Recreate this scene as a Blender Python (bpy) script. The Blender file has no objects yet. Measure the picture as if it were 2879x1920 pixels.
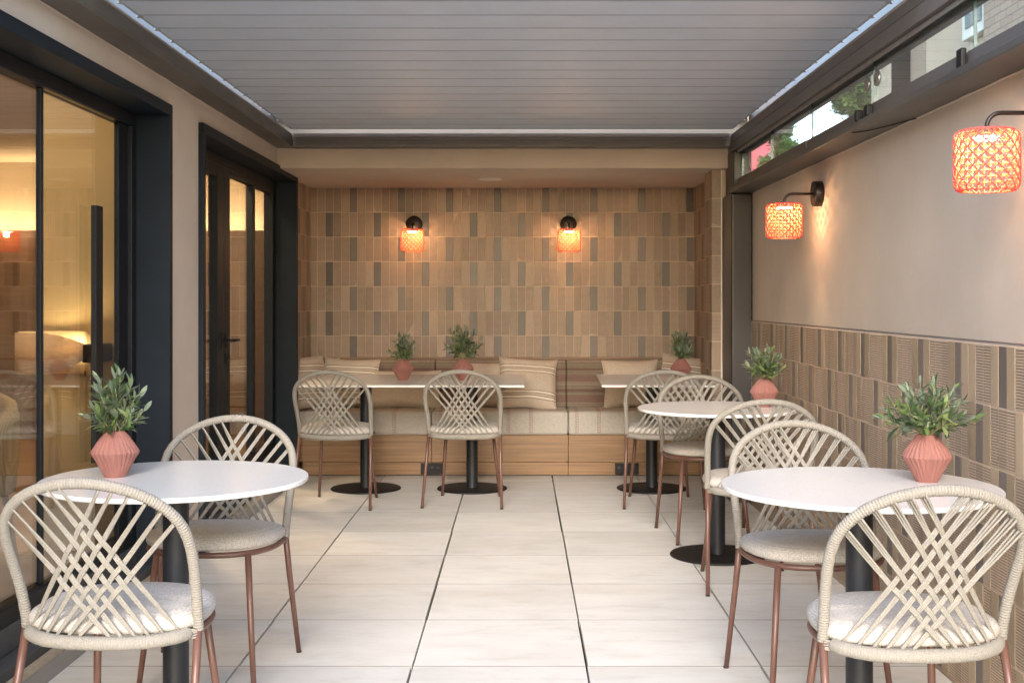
import bpy, math, random
from mathutils import Vector, Matrix, noise as mnoise
R = math.radians
PI = math.pi
sc = bpy.context.scene
# ------------------------------------------------------------------ camera, world, sun, exposure
H = 1.272
cam_d = bpy.data.cameras.new('camera')
cam = bpy.data.objects.new('camera', cam_d)
sc.collection.objects.link(cam)
cam.location = (0, 0, H)
cam.rotation_euler = (R(90), 0, 0)
cam_d.sensor_width = 36
cam_d.lens = 36 * 3383 / 2879
cam_d.shift_x = -22.5 / 2879
cam_d.shift_y = -118 / 2879
cam_d.clip_end = 400
cam_d.clip_start = 0.05
sc.camera = cam
SUN_EL, SUN_ROT = R(25), R(184)
world = bpy.data.worlds.new('World')
sc.world = world
world.use_nodes = True
wn = world.node_tree
wn.nodes.clear()
sky = wn.nodes.new('ShaderNodeTexSky')
sky.sky_type = 'NISHITA'
sky.sun_disc = False
sky.sun_elevation = SUN_EL
sky.sun_rotation = SUN_ROT
sky.air_density = 1.0
sky.dust_density = 1.2
sky.ozone_density = 0.8
bg = wn.nodes.new('ShaderNodeBackground')
bg.inputs['Strength'].default_value = 0.15
wo = wn.nodes.new('ShaderNodeOutputWorld')
wn.links.new(sky.outputs[0], bg.inputs[0])
wn.links.new(bg.outputs[0], wo.inputs[0])
sun_d = bpy.data.lights.new('sun', 'SUN')
sun_d.energy = 0.8
sun_d.angle = R(24)
sun_d.color = (1.0, 0.985, 0.97)
sun = bpy.data.objects.new('sun', sun_d)
sc.collection.objects.link(sun)
sdir = Vector((math.sin(SUN_ROT) * math.cos(SUN_EL), math.cos(SUN_ROT) * math.cos(SUN_EL), math.sin(SUN_EL)))
sun.rotation_euler = sdir.to_track_quat('Z', 'Y').to_euler()
sun.location = (0, -5, 12)
sc.view_settings.view_transform = 'Standard'
sc.view_settings.look = 'None'
sc.view_settings.gamma = 1
sc.view_settings.exposure = 2.3
sc.cycles.use_denoising = True
sc.cycles.max_bounces = 10
sc.cycles.diffuse_bounces = 8
sc.cycles.glossy_bounces = 4
sc.cycles.transparent_max_bounces = 16
sc.cycles.sample_clamp_indirect = 6
sc.cycles.caustics_reflective = False
sc.cycles.caustics_refractive = False

# ------------------------------------------------------------------ materials
def new_mat(name):
    m = bpy.data.materials.new(name)
    m.use_nodes = True
    nt = m.node_tree
    b = nt.nodes['Principled BSDF']
    return m, nt, b

def N(nt, t, **kw):
    n = nt.nodes.new(t)
    for k, v in kw.items():
        setattr(n, k, v)
    return n

def col4(c):
    return (c[0], c[1], c[2], 1)

def mixc(nt, fac, a, b, mode='MIX'):
    n = nt.nodes.new('ShaderNodeMix')
    n.data_type = 'RGBA'
    n.blend_type = mode
    for k, v in ((0, fac), (6, a), (7, b)):
        s = n.inputs[k]
        if hasattr(v, 'links'):
            nt.links.new(v, s)
        elif isinstance(v, (int, float)):
            s.default_value = v if k == 0 else (v, v, v, 1)
        else:
            s.default_value = col4(v)
    return n.outputs[2]

def mth(nt, op, a, b=None, c=None):
    n = nt.nodes.new('ShaderNodeMath')
    n.operation = op
    for i, v in enumerate((a, b, c)):
        if v is None:
            continue
        if hasattr(v, 'links'):
            nt.links.new(v, n.inputs[i])
        else:
            n.inputs[i].default_value = v
    return n.outputs[0]

def ramp(nt, fac, stops):
    n = nt.nodes.new('ShaderNodeValToRGB')
    cr = n.color_ramp
    while len(cr.elements) < len(stops):
        cr.elements.new(0.5)
    for e, (p, c) in zip(cr.elements, stops):
        e.position = p
        e.color = col4(c) if not isinstance(c, (int, float)) else (c, c, c, 1)
    nt.links.new(fac, n.inputs[0])
    return n.outputs[0]

def coords(nt, scale=(1, 1, 1), kind='Object', island=False):
    tc = N(nt, 'ShaderNodeTexCoord')
    mp = N(nt, 'ShaderNodeMapping')
    mp.inputs['Scale'].default_value = scale
    nt.links.new(tc.outputs[kind], mp.inputs[0])
    if island:
        g = N(nt, 'ShaderNodeNewGeometry')
        cm = N(nt, 'ShaderNodeCombineXYZ')
        k = mth(nt, 'MULTIPLY', g.outputs['Random Per Island'], 37.0)
        for i in range(3):
            nt.links.new(k, cm.inputs[i])
        nt.links.new(cm.outputs[0], mp.inputs['Location'])
    return mp.outputs[0]

def noise(nt, vec, scale, detail=4, rough=0.55, dist=0.0):
    n = N(nt, 'ShaderNodeTexNoise')
    n.inputs['Scale'].default_value = scale
    n.inputs['Detail'].default_value = detail
    n.inputs['Roughness'].default_value = rough
    n.inputs['Distortion'].default_value = dist
    nt.links.new(vec, n.inputs['Vector'])
    return n.outputs[0]

def bump(nt, b, h, strength=0.3, dist=0.002):
    n = N(nt, 'ShaderNodeBump')
    n.inputs['Strength'].default_value = strength
    n.inputs['Distance'].default_value = dist
    nt.links.new(h, n.inputs['Height'])
    nt.links.new(n.outputs[0], b.inputs['Normal'])

def simple(name, c, rough=0.5, metal=0.0, var=0.12, scale=8, bmp=0.0, bscale=200, stretch=(1, 1, 1), spec=0.5):
    m, nt, b = new_mat(name)
    v = coords(nt, stretch)
    n = noise(nt, v, scale)
    c2 = tuple(x * (1 - var) for x in c)
    c1 = tuple(min(1, x * (1 + var)) for x in c)
    f = ramp(nt, n, [(0.3, 0.0), (0.7, 1.0)])
    nt.links.new(mixc(nt, f, c2, c1), b.inputs['Base Color'])
    b.inputs['Roughness'].default_value = rough
    b.inputs['Metallic'].default_value = metal
    b.inputs['Specular IOR Level'].default_value = spec
    if bmp:
        bump(nt, b, noise(nt, v, bscale, 3), bmp)
    return m

M = {}
M['navy'] = simple('navy steel', (0.008, 0.013, 0.019), 0.55, 0.0, 0.25, 3, spec=0.2)
M['darkframe'] = simple('dark frame', (0.010, 0.0115, 0.014), 0.5, 0, 0.2, 5, spec=0.22)
M['brownframe'] = simple('brown edge', (0.035, 0.022, 0.02), 0.4, 0, 0.2, 5)
M['black'] = simple('black metal', (0.008, 0.0075, 0.0075), 0.55, 0.0, 0.2, 20, spec=0.3)
M['column'] = simple('charcoal column', (0.014, 0.015, 0.018), 0.45, 0.0, 0.15, 12, 0.08, 500, spec=0.4)
M['lampmetal'] = simple('bronze black metal', (0.02, 0.012, 0.009), 0.4, 0.3, 0.2, 20)
M['copper'] = simple('brown lacquered tube', (0.125, 0.060, 0.043), 0.38, 0.0, 0.12, 25, 0.05, 600)
M['louvre'] = simple('grey louvre', (0.58, 0.655, 0.75), 0.5, 0.0, 0.04, 6, 0.25, 900)
M['gutter'] = simple('grey brown gutter', (0.12, 0.108, 0.10), 0.42, 0.0, 0.1, 4)
M['lip'] = simple('pale lip', (0.25, 0.225, 0.21), 0.5, 0, 0.12, 10)
M['upstand'] = simple('pale grey upstand', (0.20, 0.20, 0.21), 0.5, 0, 0.08, 10)
M['bracket'] = simple('pale bracket', (0.40, 0.40, 0.40), 0.5, 0, 0.1, 10)
M['handle'] = simple('brushed knob', (0.45, 0.42, 0.38), 0.3, 0.9, 0.1, 30)
M['whitetrim'] = simple('white trim', (0.75, 0.72, 0.67), 0.5, 0, 0.05, 10)
M['ground'] = simple('dark ground', (0.05, 0.045, 0.04), 0.9, 0, 0.3, 5)
M['joint'] = simple('dirty joint', (0.07, 0.052, 0.038), 0.9, 0, 0.4, 9)
M['stone'] = simple('beige sill stone', (0.36, 0.30, 0.22), 0.7, 0, 0.2, 30, 0.2, 200)
M['kerbmetal'] = simple('brushed kerb', (0.30, 0.285, 0.28), 0.4, 0.5, 0.12, 8, 0.1, 100, (1, 0.1, 1))
M['slate'] = simple('grey threshold', (0.06, 0.063, 0.068), 0.6, 0, 0.2, 12, 0.1, 200)

def plaster(name, c, streak=0.0):
    m, nt, b = new_mat(name)
    v = coords(nt)
    n1 = noise(nt, v, 1.6, 6, 0.6)
    n2 = noise(nt, v, 35, 4)
    c1 = tuple(x * 1.09 for x in c)
    c2 = tuple(x * 0.90 for x in c)
    o = mixc(nt, ramp(nt, n1, [(0.3, 0.0), (0.7, 1.0)]), c2, c1)
    o = mixc(nt, mth(nt, 'MULTIPLY', n2, 0.12), o, tuple(x * 0.7 for x in c))
    if streak:
        tc = N(nt, 'ShaderNodeTexCoord')
        mp = N(nt, 'ShaderNodeMapping')
        mp.inputs['Scale'].default_value = (1, 28, 0.9)
        nt.links.new(tc.outputs['Object'], mp.inputs[0])
        ns = noise(nt, mp.outputs[0], 1.0, 5, 0.6)
        sx = N(nt, 'ShaderNodeSeparateXYZ')
        nt.links.new(tc.outputs['Object'], sx.inputs[0])
        # stained runs under the gutter, fading downwards, only past the large window
        zf = mth(nt, 'SUBTRACT', sx.outputs[2], 1.30)
        zf = mth(nt, 'MULTIPLY', zf, 1.2)
        zf = mth(nt, 'MINIMUM', mth(nt, 'MAXIMUM', zf, 0.0), 1.0)
        yf = mth(nt, 'GREATER_THAN', sx.outputs[1], 5.42)
        f = mth(nt, 'MULTIPLY', ramp(nt, ns, [(0.44, 0.0), (0.64, 1.0)]), mth(nt, 'MULTIPLY', zf, yf))
        o = mixc(nt, mth(nt, 'MULTIPLY', f, streak), o, (0.16, 0.13, 0.10))
    nt.links.new(o, b.inputs['Base Color'])
    b.inputs['Roughness'].default_value = 0.85
    b.inputs['Specular IOR Level'].default_value = 0.25
    bump(nt, b, noise(nt, v, 7, 9, 0.66), 0.45, 0.005)
    return m
M['plaster'] = plaster('clay plaster', (0.55, 0.462, 0.378))
M['plaster_l'] = plaster('clay plaster stained', (0.58, 0.505, 0.435), 0.75)
M['soffit'] = plaster('soffit plaster', (0.56, 0.475, 0.385))

def tile_mat(name, c1, c2, c3, rough, mott=0.5):
    m, nt, b = new_mat(name)
    g = N(nt, 'ShaderNodeNewGeometry')
    o = ramp(nt, g.outputs['Random Per Island'], [(0.0, c1), (0.5, c2), (1.0, c3)])
    v = coords(nt, (1, 1, 1), 'Object', True)
    n = noise(nt, v, 14, 5, 0.6, 0.6)
    n2 = noise(nt, v, 45, 4, 0.6)
    o = mixc(nt, mth(nt, 'MULTIPLY', ramp(nt, n, [(0.35, 0.0), (0.75, 1.0)]), mott), o, tuple(min(1, x * 1.45) for x in c2))
    o = mixc(nt, mth(nt, 'MULTIPLY', ramp(nt, n2, [(0.55, 0.0), (0.8, 1.0)]), 0.35), o, tuple(x * 0.6 for x in c2))
    nt.links.new(o, b.inputs['Base Color'])
    r = mth(nt, 'MULTIPLY_ADD', n, 0.25, rough - 0.12)
    nt.links.new(r, b.inputs['Roughness'])
    bump(nt, b, n, 0.25, 0.003)
    return m
M['tile_tan'] = tile_mat('ochre tile', (0.165, 0.112, 0.072), (0.25, 0.175, 0.115), (0.35, 0.25, 0.178), 0.40)
M['tile_dark'] = tile_mat('grey tile', (0.052, 0.038, 0.030), (0.088, 0.065, 0.053), (0.132, 0.099, 0.083), 0.36, 0.35)
M['tile_rib'] = tile_mat('ribbed tile', (0.275, 0.203, 0.15), (0.35, 0.262, 0.197), (0.425, 0.315, 0.24), 0.36, 0.3)
M['tile_tan_lit'] = tile_mat('ochre tile lit copy', (0.25, 0.185, 0.12), (0.33, 0.25, 0.165), (0.41, 0.31, 0.215), 0.42)  # copies of the niche tiles, lightened to imitate stronger light on the wainscot
M['tile_dark_lit'] = tile_mat('grey tile lit copy', (0.10, 0.083, 0.072), (0.145, 0.12, 0.107), (0.185, 0.15, 0.132), 0.38, 0.35)
M['tile_rib_lit'] = tile_mat('ribbed tile lit copy', (0.36, 0.275, 0.20), (0.43, 0.33, 0.245), (0.50, 0.38, 0.285), 0.4, 0.3)
M['groove'] = simple('rib groove', (0.12, 0.08, 0.05), 0.7, 0, 0.15, 30)
M['grout'] = simple('sand grout', (0.62, 0.49, 0.38), 0.9, 0, 0.08, 20)

def paving_mat():
    m, nt, b = new_mat('pale stone slab')
    g = N(nt, 'ShaderNodeNewGeometry')
    v = coords(nt, (1.0, 3.4, 1), 'Object', True)
    n = noise(nt, v, 3.6, 10, 0.72, 0.4)
    v2 = coords(nt, (1, 3, 1), 'Object', True)
    n2 = noise(nt, v2, 1.3, 5, 0.55)
    n3 = noise(nt, v, 16, 6, 0.7)
    o = ramp(nt, n, [(0.30, (0.55, 0.52, 0.475)), (0.48, (0.64, 0.615, 0.575)), (0.7, (0.69, 0.67, 0.635))])
    o = mixc(nt, mth(nt, 'MULTIPLY', ramp(nt, n2, [(0.52, 0.0), (0.75, 1.0)]), 0.40), o, (0.50, 0.445, 0.375))
    o = mixc(nt, mth(nt, 'MULTIPLY', ramp(nt, n3, [(0.60, 0.0), (0.78, 1.0)]), 0.35), o, (0.36, 0.31, 0.26))
    hs = mth(nt, 'MULTIPLY_ADD', g.outputs['Random Per Island'], 0.14, 0.92)
    o = mixc(nt, 1.0, o, N_rgb(nt, hs), 'MULTIPLY')
    n4 = noise(nt, coords(nt, (1, 1, 1)), 0.9, 6, 0.65)
    o = mixc(nt, mth(nt, 'MULTIPLY', ramp(nt, n4, [(0.5, 0.0), (0.68, 1.0)]), 0.22), o, (0.40, 0.35, 0.29))
    n5 = noise(nt, coords(nt, (1, 2.2, 1), 'Object', True), 48, 5, 0.75)
    o = mixc(nt, mth(nt, 'MULTIPLY', ramp(nt, n5, [(0.62, 0.0), (0.72, 1.0)]), 0.30), o, (0.33, 0.29, 0.25))
    nt.links.new(o, b.inputs['Base Color'])
    b.inputs['Roughness'].default_value = 0.68
    b.inputs['Specular IOR Level'].default_value = 0.35
    bump(nt, b, n, 0.12, 0.003)
    return m

def N_rgb(nt, f):
    c = N(nt, 'ShaderNodeCombineColor')
    for i in range(3):
        nt.links.new(f, c.inputs[i])
    return c.outputs[0]
M['paving'] = paving_mat()

def bamboo_mat(name, c1, c2, c3):
    m, nt, b = new_mat(name)
    v = coords(nt, (0.7, 1, 26))
    n = noise(nt, v, 2.2, 7, 0.6, 0.15)
    v2 = coords(nt, (3, 1, 160))
    n2 = noise(nt, v2, 1.5, 3, 0.5)
    o = ramp(nt, n, [(0.32, c1), (0.5, c2), (0.7, c3)])
    o = mixc(nt, mth(nt, 'MULTIPLY', ramp(nt, n2, [(0.58, 0.0), (0.8, 1.0)]), 0.45), o, tuple(x * 0.5 for x in c1))
    nt.links.new(o, b.inputs['Base Color'])
    b.inputs['Roughness'].default_value = 0.4
    bump(nt, b, n2, 0.1, 0.001)
    return m
M['bamboo'] = bamboo_mat('bamboo board', (0.145, 0.073, 0.029), (0.22, 0.118, 0.049), (0.29, 0.165, 0.075))
M['roomwood'] = bamboo_mat('brown wall board', (0.10, 0.055, 0.025), (0.14, 0.08, 0.04), (0.18, 0.10, 0.05))

def rope_mat():
    m, nt, b = new_mat('sand rope')
    v = coords(nt, (1, 1, 1))
    n = noise(nt, v, 420, 2, 0.6)
    n2 = noise(nt, v, 40, 3, 0.6)
    o = ramp(nt, n, [(0.25, (0.16, 0.145, 0.122)), (0.5, (0.245, 0.225, 0.192)), (0.75, (0.34, 0.315, 0.272))])
    o = mixc(nt, mth(nt, 'MULTIPLY', n2, 0.5), o, (0.25, 0.225, 0.188))
    nt.links.new(o, b.inputs['Base Color'])
    b.inputs['Roughness'].default_value = 0.85
    b.inputs['Specular IOR Level'].default_value = 0.2
    bump(nt, b, n, 0.3, 0.0006)
    return m
M['rope'] = rope_mat()

def weave_mat(name, light, dark, pitch, amt, spec=0.2):
    m, nt, b = new_mat(name)
    tc = N(nt, 'ShaderNodeTexCoord')
    sx = N(nt, 'ShaderNodeSeparateXYZ')
    nt.links.new(tc.outputs['Object'], sx.inputs[0])
    k = 2 * PI / pitch
    yz = mth(nt, 'ADD', sx.outputs[1], sx.outputs[2])
    a = mth(nt, 'SINE', mth(nt, 'MULTIPLY', mth(nt, 'ADD', sx.outputs[0], yz), k))
    c = mth(nt, 'SINE', mth(nt, 'MULTIPLY', mth(nt, 'SUBTRACT', sx.outputs[0], yz), k))
    p = mth(nt, 'MULTIPLY', a, c)
    f = ramp(nt, mth(nt, 'MULTIPLY_ADD', p, 0.5, 0.5), [(0.35, 0.0), (0.65, 1.0)])
    n = noise(nt, tc.outputs['Object'], 130, 3, 0.7)
    o = mixc(nt, mth(nt, 'MULTIPLY', f, amt), light, dark)
    o = mixc(nt, mth(nt, 'MULTIPLY', n, 0.35), o, tuple(x * 0.72 for x in light))
    nt.links.new(o, b.inputs['Base Color'])
    b.inputs['Roughness'].default_value = 0.95
    b.inputs['Specular IOR Level'].default_value = spec
    bump(nt, b, p, 0.18, 0.0008)
    return m
M['seat'] = weave_mat('speckled seat weave', (0.53, 0.49, 0.45), (0.23, 0.19, 0.145), 0.0125, 0.6)
def speckle_mat(name, light, dark, scale):
    m, nt, b = new_mat(name)
    v = coords(nt)
    vo = N(nt, 'ShaderNodeTexVoronoi')
    vo.inputs['Scale'].default_value = scale
    vo.inputs['Randomness'].default_value = 0.55
    nt.links.new(v, vo.inputs['Vector'])
    f = ramp(nt, vo.outputs['Distance'], [(0.28, 0.0), (0.62, 1.0)])
    n = noise(nt, v, 14, 3, 0.6)
    o = mixc(nt, mth(nt, 'MULTIPLY', f, 0.5), light, dark)
    o = mixc(nt, mth(nt, 'MULTIPLY', n, 0.25), o, tuple(x * 0.7 for x in light))
    nt.links.new(o, b.inputs['Base Color'])
    b.inputs['Roughness'].default_value = 0.95
    b.inputs['Specular IOR Level'].default_value = 0.2
    h = mth(nt, 'SUBTRACT', 1.0, vo.outputs['Distance'])
    bump(nt, b, h, 0.25, 0.001)
    return m
M['seat'] = speckle_mat('speckled basket weave', (0.55, 0.51, 0.465), (0.22, 0.18, 0.135), 180)
M['boucle'] = weave_mat('ochre boucle', (0.40, 0.29, 0.14), (0.22, 0.14, 0.06), 0.012, 0.7)
M['linenwall'] = weave_mat('linen wall cloth', (0.46, 0.355, 0.19), (0.36, 0.26, 0.12), 0.012, 0.35)

def linen(name, stripes=False):
    m, nt, b = new_mat(name)
    tc = N(nt, 'ShaderNodeTexCoord')
    n = noise(nt, tc.outputs['Object'], 60, 5, 0.7)
    v = coords(nt, (30, 30, 260))
    n2 = noise(nt, v, 3, 3, 0.6)
    o = ramp(nt, n, [(0.3, (0.47, 0.39, 0.315)), (0.7, (0.58, 0.49, 0.40))])
    o = mixc(nt, mth(nt, 'MULTIPLY', n2, 0.35), o, (0.38, 0.30, 0.23))
    if stripes:
        at = N(nt, 'ShaderNodeAttribute')
        at.attribute_name = 'puv'
        sx = N(nt, 'ShaderNodeSeparateXYZ')
        nt.links.new(at.outputs['Vector'], sx.inputs[0])
        vv = mth(nt, 'ADD', sx.outputs[1], mth(nt, 'MULTIPLY', mth(nt, 'SUBTRACT', noise(nt, tc.outputs['Object'], 30, 2), 0.5), 0.006))
        dark, pale = None, None
        def band(c, w):
            return mth(nt, 'LESS_THAN', mth(nt, 'ABSOLUTE', mth(nt, 'SUBTRACT', vv, c)), w)
        for c0 in (0.19, 0.70):
            for cc in (c0, c0 + 0.10):
                q = band(cc, 0.022)
                pale = q if pale is None else mth(nt, 'MAXIMUM', pale, q)
                for e in (cc - 0.026, cc + 0.026):
                    q = band(e, 0.0065)
                    dark = q if dark is None else mth(nt, 'MAXIMUM', dark, q)
        o = mixc(nt, mth(nt, 'MULTIPLY', pale, 0.9), o, (0.72, 0.64, 0.53))
        o = mixc(nt, mth(nt, 'MULTIPLY', dark, 0.85), o, (0.13, 0.10, 0.07))
    nt.links.new(o, b.inputs['Base Color'])
    b.inputs['Roughness'].default_value = 0.95
    b.inputs['Specular IOR Level'].default_value = 0.15
    b.inputs['Sheen Weight'].default_value = 0.15
    bump(nt, b, n, 0.35, 0.002)
    return m
M['linen'] = linen('plain linen')
M['linen_s'] = linen('striped linen', True)

def cushion_mat():
    m, nt, b = new_mat('bench cushion linen')
    tc = N(nt, 'ShaderNodeTexCoord')
    sx = N(nt, 'ShaderNodeSeparateXYZ')
    nt.links.new(tc.outputs['Object'], sx.inputs[0])
    n = noise(nt, tc.outputs['Object'], 55, 5, 0.7)
    n2 = noise(nt, coords(nt, (300, 300, 60)), 1, 2)
    o = ramp(nt, n, [(0.3, (0.41, 0.375, 0.33)), (0.7, (0.52, 0.485, 0.435))])
    o = mixc(nt, mth(nt, 'MULTIPLY', n2, 0.3), o, (0.34, 0.29, 0.23))
    dash = mth(nt, 'GREATER_THAN', mth(nt, 'SINE', mth(nt, 'MULTIPLY', mth(nt, 'ADD', sx.outputs[1], sx.outputs[2]), 2 * PI / 0.012)), -0.45)
    px = mth(nt, 'PINGPONG', mth(nt, 'SUBTRACT', sx.outputs[0], 0.127 - 0.245), 0.245)  # mirrored every .49
    st = None
    for c in (0.155, 0.165, 0.175):
        q = mth(nt, 'LESS_THAN', mth(nt, 'ABSOLUTE', mth(nt, 'SUBTRACT', px, c)), 0.0021)
        st = q if st is None else mth(nt, 'MAXIMUM', st, q)
    o = mixc(nt, mth(nt, 'MULTIPLY', mth(nt, 'MULTIPLY', st, dash), 0.8), o, (0.20, 0.05, 0.04))
    nt.links.new(o, b.inputs['Base Color'])
    b.inputs['Roughness'].default_value = 0.95
    b.inputs['Specular IOR Level'].default_value = 0.15
    bump(nt, b, n, 0.3, 0.002)
    return m
M['cushion'] = cushion_mat()

def backrest_mat():
    m, nt, b = new_mat('patterned backrest cloth')
    tc = N(nt, 'ShaderNodeTexCoord')
    sx = N(nt, 'ShaderNodeSeparateXYZ')
    nt.links.new(tc.outputs['Object'], sx.inputs[0])
    z = sx.outputs[2]
    x = sx.outputs[0]
    n = noise(nt, tc.outputs['Object'], 120, 3, 0.7)
    base = ramp(nt, n, [(0.3, (0.22, 0.172, 0.13)), (0.7, (0.31, 0.25, 0.19))])
    ln = mth(nt, 'GREATER_THAN', mth(nt, 'SINE', mth(nt, 'MULTIPLY', z, 2 * PI / 0.0115)), 0.45)
    ln2 = mth(nt, 'GREATER_THAN', noise(nt, coords(nt, (0.01, 0.01, 38)), 1, 2), 0.46)
    o = mixc(nt, mth(nt, 'MULTIPLY', mth(nt, 'MULTIPLY', ln, ln2), 0.6), base, (0.055, 0.04, 0.03))
    def band(c, w):
        return mth(nt, 'LESS_THAN', mth(nt, 'ABSOLUTE', mth(nt, 'SUBTRACT', z, c)), w)
    wide = mth(nt, 'MAXIMUM', band(0.682, 0.026), band(0.525, 0.026))
    thin = mth(nt, 'MAXIMUM', band(0.748, 0.009), band(0.588, 0.009))
    tri = mth(nt, 'PINGPONG', x, 0.06)
    zz = mth(nt, 'PINGPONG', mth(nt, 'ADD', mth(nt, 'MULTIPLY', z, 1.0), mth(nt, 'MULTIPLY', tri, 1.6)), 0.005)
    dg = mth(nt, 'GREATER_THAN', zz, 0.0025)
    red = mixc(nt, dg, (0.135, 0.068, 0.055), (0.27, 0.19, 0.15))
    o = mixc(nt, wide, o, red)
    o = mixc(nt, mth(nt, 'MULTIPLY', thin, 0.7), o, (0.13, 0.065, 0.05))
    nt.links.new(o, b.inputs['Base Color'])
    b.inputs['Roughness'].default_value = 0.95
    b.inputs['Specular IOR Level'].default_value = 0.15
    bump(nt, b, n, 0.3, 0.002)
    return m
M['backcloth'] = backrest_mat()

def terrazzo():
    m, nt, b = new_mat('white terrazzo')
    tc = N(nt, 'ShaderNodeTexCoord')
    vo = N(nt, 'ShaderNodeTexVoronoi')
    vo.inputs['Scale'].default_value = 230
    nt.links.new(tc.outputs['Object'], vo.inputs['Vector'])
    f = ramp(nt, vo.outputs['Color'], [(0.80, 0.0), (0.84, 1.0)])
    n = noise(nt, tc.outputs['Object'], 5, 3)
    o = mixc(nt, n, (0.68, 0.66, 0.63), (0.73, 0.715, 0.69))
    o = mixc(nt, mth(nt, 'MULTIPLY', f, 0.35), o, (0.52, 0.46, 0.36))
    nt.links.new(o, b.inputs['Base Color'])
    b.inputs['Roughness'].default_value = 0.2
    return m
M['terrazzo'] = terrazzo()
M['vase'] = simple('terracotta pink', (0.262, 0.115, 0.093), 0.85, 0, 0.10, 20, 0.25, 400, spec=0.25)

def leaf_mat():
    m, nt, b = new_mat('olive leaf')
    g = N(nt, 'ShaderNodeNewGeometry')
    top = ramp(nt, g.outputs['Random Per Island'], [(0.0, (0.022, 0.05, 0.016)), (0.45, (0.055, 0.10, 0.028)), (0.8, (0.13, 0.19, 0.05)), (1.0, (0.26, 0.30, 0.12))])
    under = ramp(nt, g.outputs['Random Per Island'], [(0.0, (0.13, 0.18, 0.13)), (1.0, (0.30, 0.34, 0.24))])
    o = mixc(nt, g.outputs['Backfacing'], top, under)
    n = noise(nt, coords(nt), 60, 2)
    o = mixc(nt, mth(nt, 'MULTIPLY', n, 0.3), o, (0.06, 0.08, 0.05))
    nt.links.new(o, b.inputs['Base Color'])
    b.inputs['Roughness'].default_value = 0.38
    tr = N(nt, 'ShaderNodeBsdfTranslucent')
    nt.links.new(o, tr.inputs[0])
    mx = N(nt, 'ShaderNodeMixShader')
    mx.inputs[0].default_value = 0.18
    nt.links.new(b.outputs[0], mx.inputs[1])
    nt.links.new(tr.outputs[0], mx.inputs[2])
    nt.links.new(mx.outputs[0], nt.nodes['Material Output'].inputs[0])
    return m
M['leaf'] = leaf_mat()
M['twig'] = simple('pale twig', (0.22, 0.20, 0.09), 0.7, 0, 0.2, 60)
M['olive'] = simple('olive fruit', (0.03, 0.045, 0.02), 0.25, 0, 0.5, 90)

def translucent(name, c, fac=0.5, rough=0.6):
    m, nt, b = new_mat(name)
    n = noise(nt, coords(nt), 120, 2)
    o = mixc(nt, n, tuple(x * 0.8 for x in c), tuple(min(1, x * 1.15) for x in c))
    nt.links.new(o, b.inputs['Base Color'])
    b.inputs['Roughness'].default_value = rough
    tr = N(nt, 'ShaderNodeBsdfTranslucent')
    nt.links.new(o, tr.inputs[0])
    mx = N(nt, 'ShaderNodeMixShader')
    mx.inputs[0].default_value = fac
    nt.links.new(b.outputs[0], mx.inputs[1])
    nt.links.new(tr.outputs[0], mx.inputs[2])
    nt.links.new(mx.outputs[0], nt.nodes['Material Output'].inputs[0])
    return m
M['coral'] = translucent('coral cord', (0.80, 0.155, 0.135), 0.38)
M['cane'] = translucent('amber cane', (0.62, 0.37, 0.17), 0.42)
M['shadefront'] = translucent('cream lamp cloth front', (0.66, 0.50, 0.33), 0.28)
M['shade'] = translucent('cream lamp cloth', (0.80, 0.66, 0.42), 0.5)

def emit(name, c, s):
    m, nt, b = new_mat(name)
    nt.nodes.remove(b)
    e = N(nt, 'ShaderNodeEmission')
    e.inputs[0].default_value = col4(c)
    e.inputs[1].default_value = s
    nt.links.new(e.outputs[0], nt.nodes['Material Output'].inputs[0])
    return m
M['led'] = emit('warm led', (1.0, 0.84, 0.60), 4.0)

def glass(name, tint, ior=1.6):
    m, nt, b = new_mat(name)
    nt.nodes.remove(b)
    t = N(nt, 'ShaderNodeBsdfTransparent')
    t.inputs[0].default_value = col4(tint)
    g = N(nt, 'ShaderNodeBsdfGlossy')
    g.inputs['Roughness'].default_value = 0.0
    g.inputs[0].default_value = (1, 1, 1, 1)
    fr = N(nt, 'ShaderNodeLayerWeight')
    fr.inputs[0].default_value = 0.5
    f5 = mth(nt, 'POWER', fr.outputs['Facing'], 5.0)
    f5 = mth(nt, 'MULTIPLY_ADD', f5, 0.9, ior)
    mx = N(nt, 'ShaderNodeMixShader')
    nt.links.new(f5, mx.inputs[0])
    nt.links.new(t.outputs[0], mx.inputs[1])
    nt.links.new(g.outputs[0], mx.inputs[2])
    nt.links.new(mx.outputs[0], nt.nodes['Material Output'].inputs[0])
    return m
M['glass'] = glass('door glass', (0.93, 0.93, 0.92), 0.09)
M['glass2'] = glass('strip glass', (0.93, 0.96, 0.94), 0.03)
M['glassedge'] = simple('glass edge', (0.10, 0.16, 0.14), 0.15, 0, 0.2, 30)
M['cream'] = plaster('cream render', (0.62, 0.50, 0.38))
M['pinkwall'] = plaster('pink render', (0.62, 0.16, 0.20))
M['whitewall'] = plaster('orange white render', (0.75, 0.52, 0.32))
M['roomplaster'] = plaster('room plaster', (0.62, 0.52, 0.38))

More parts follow.
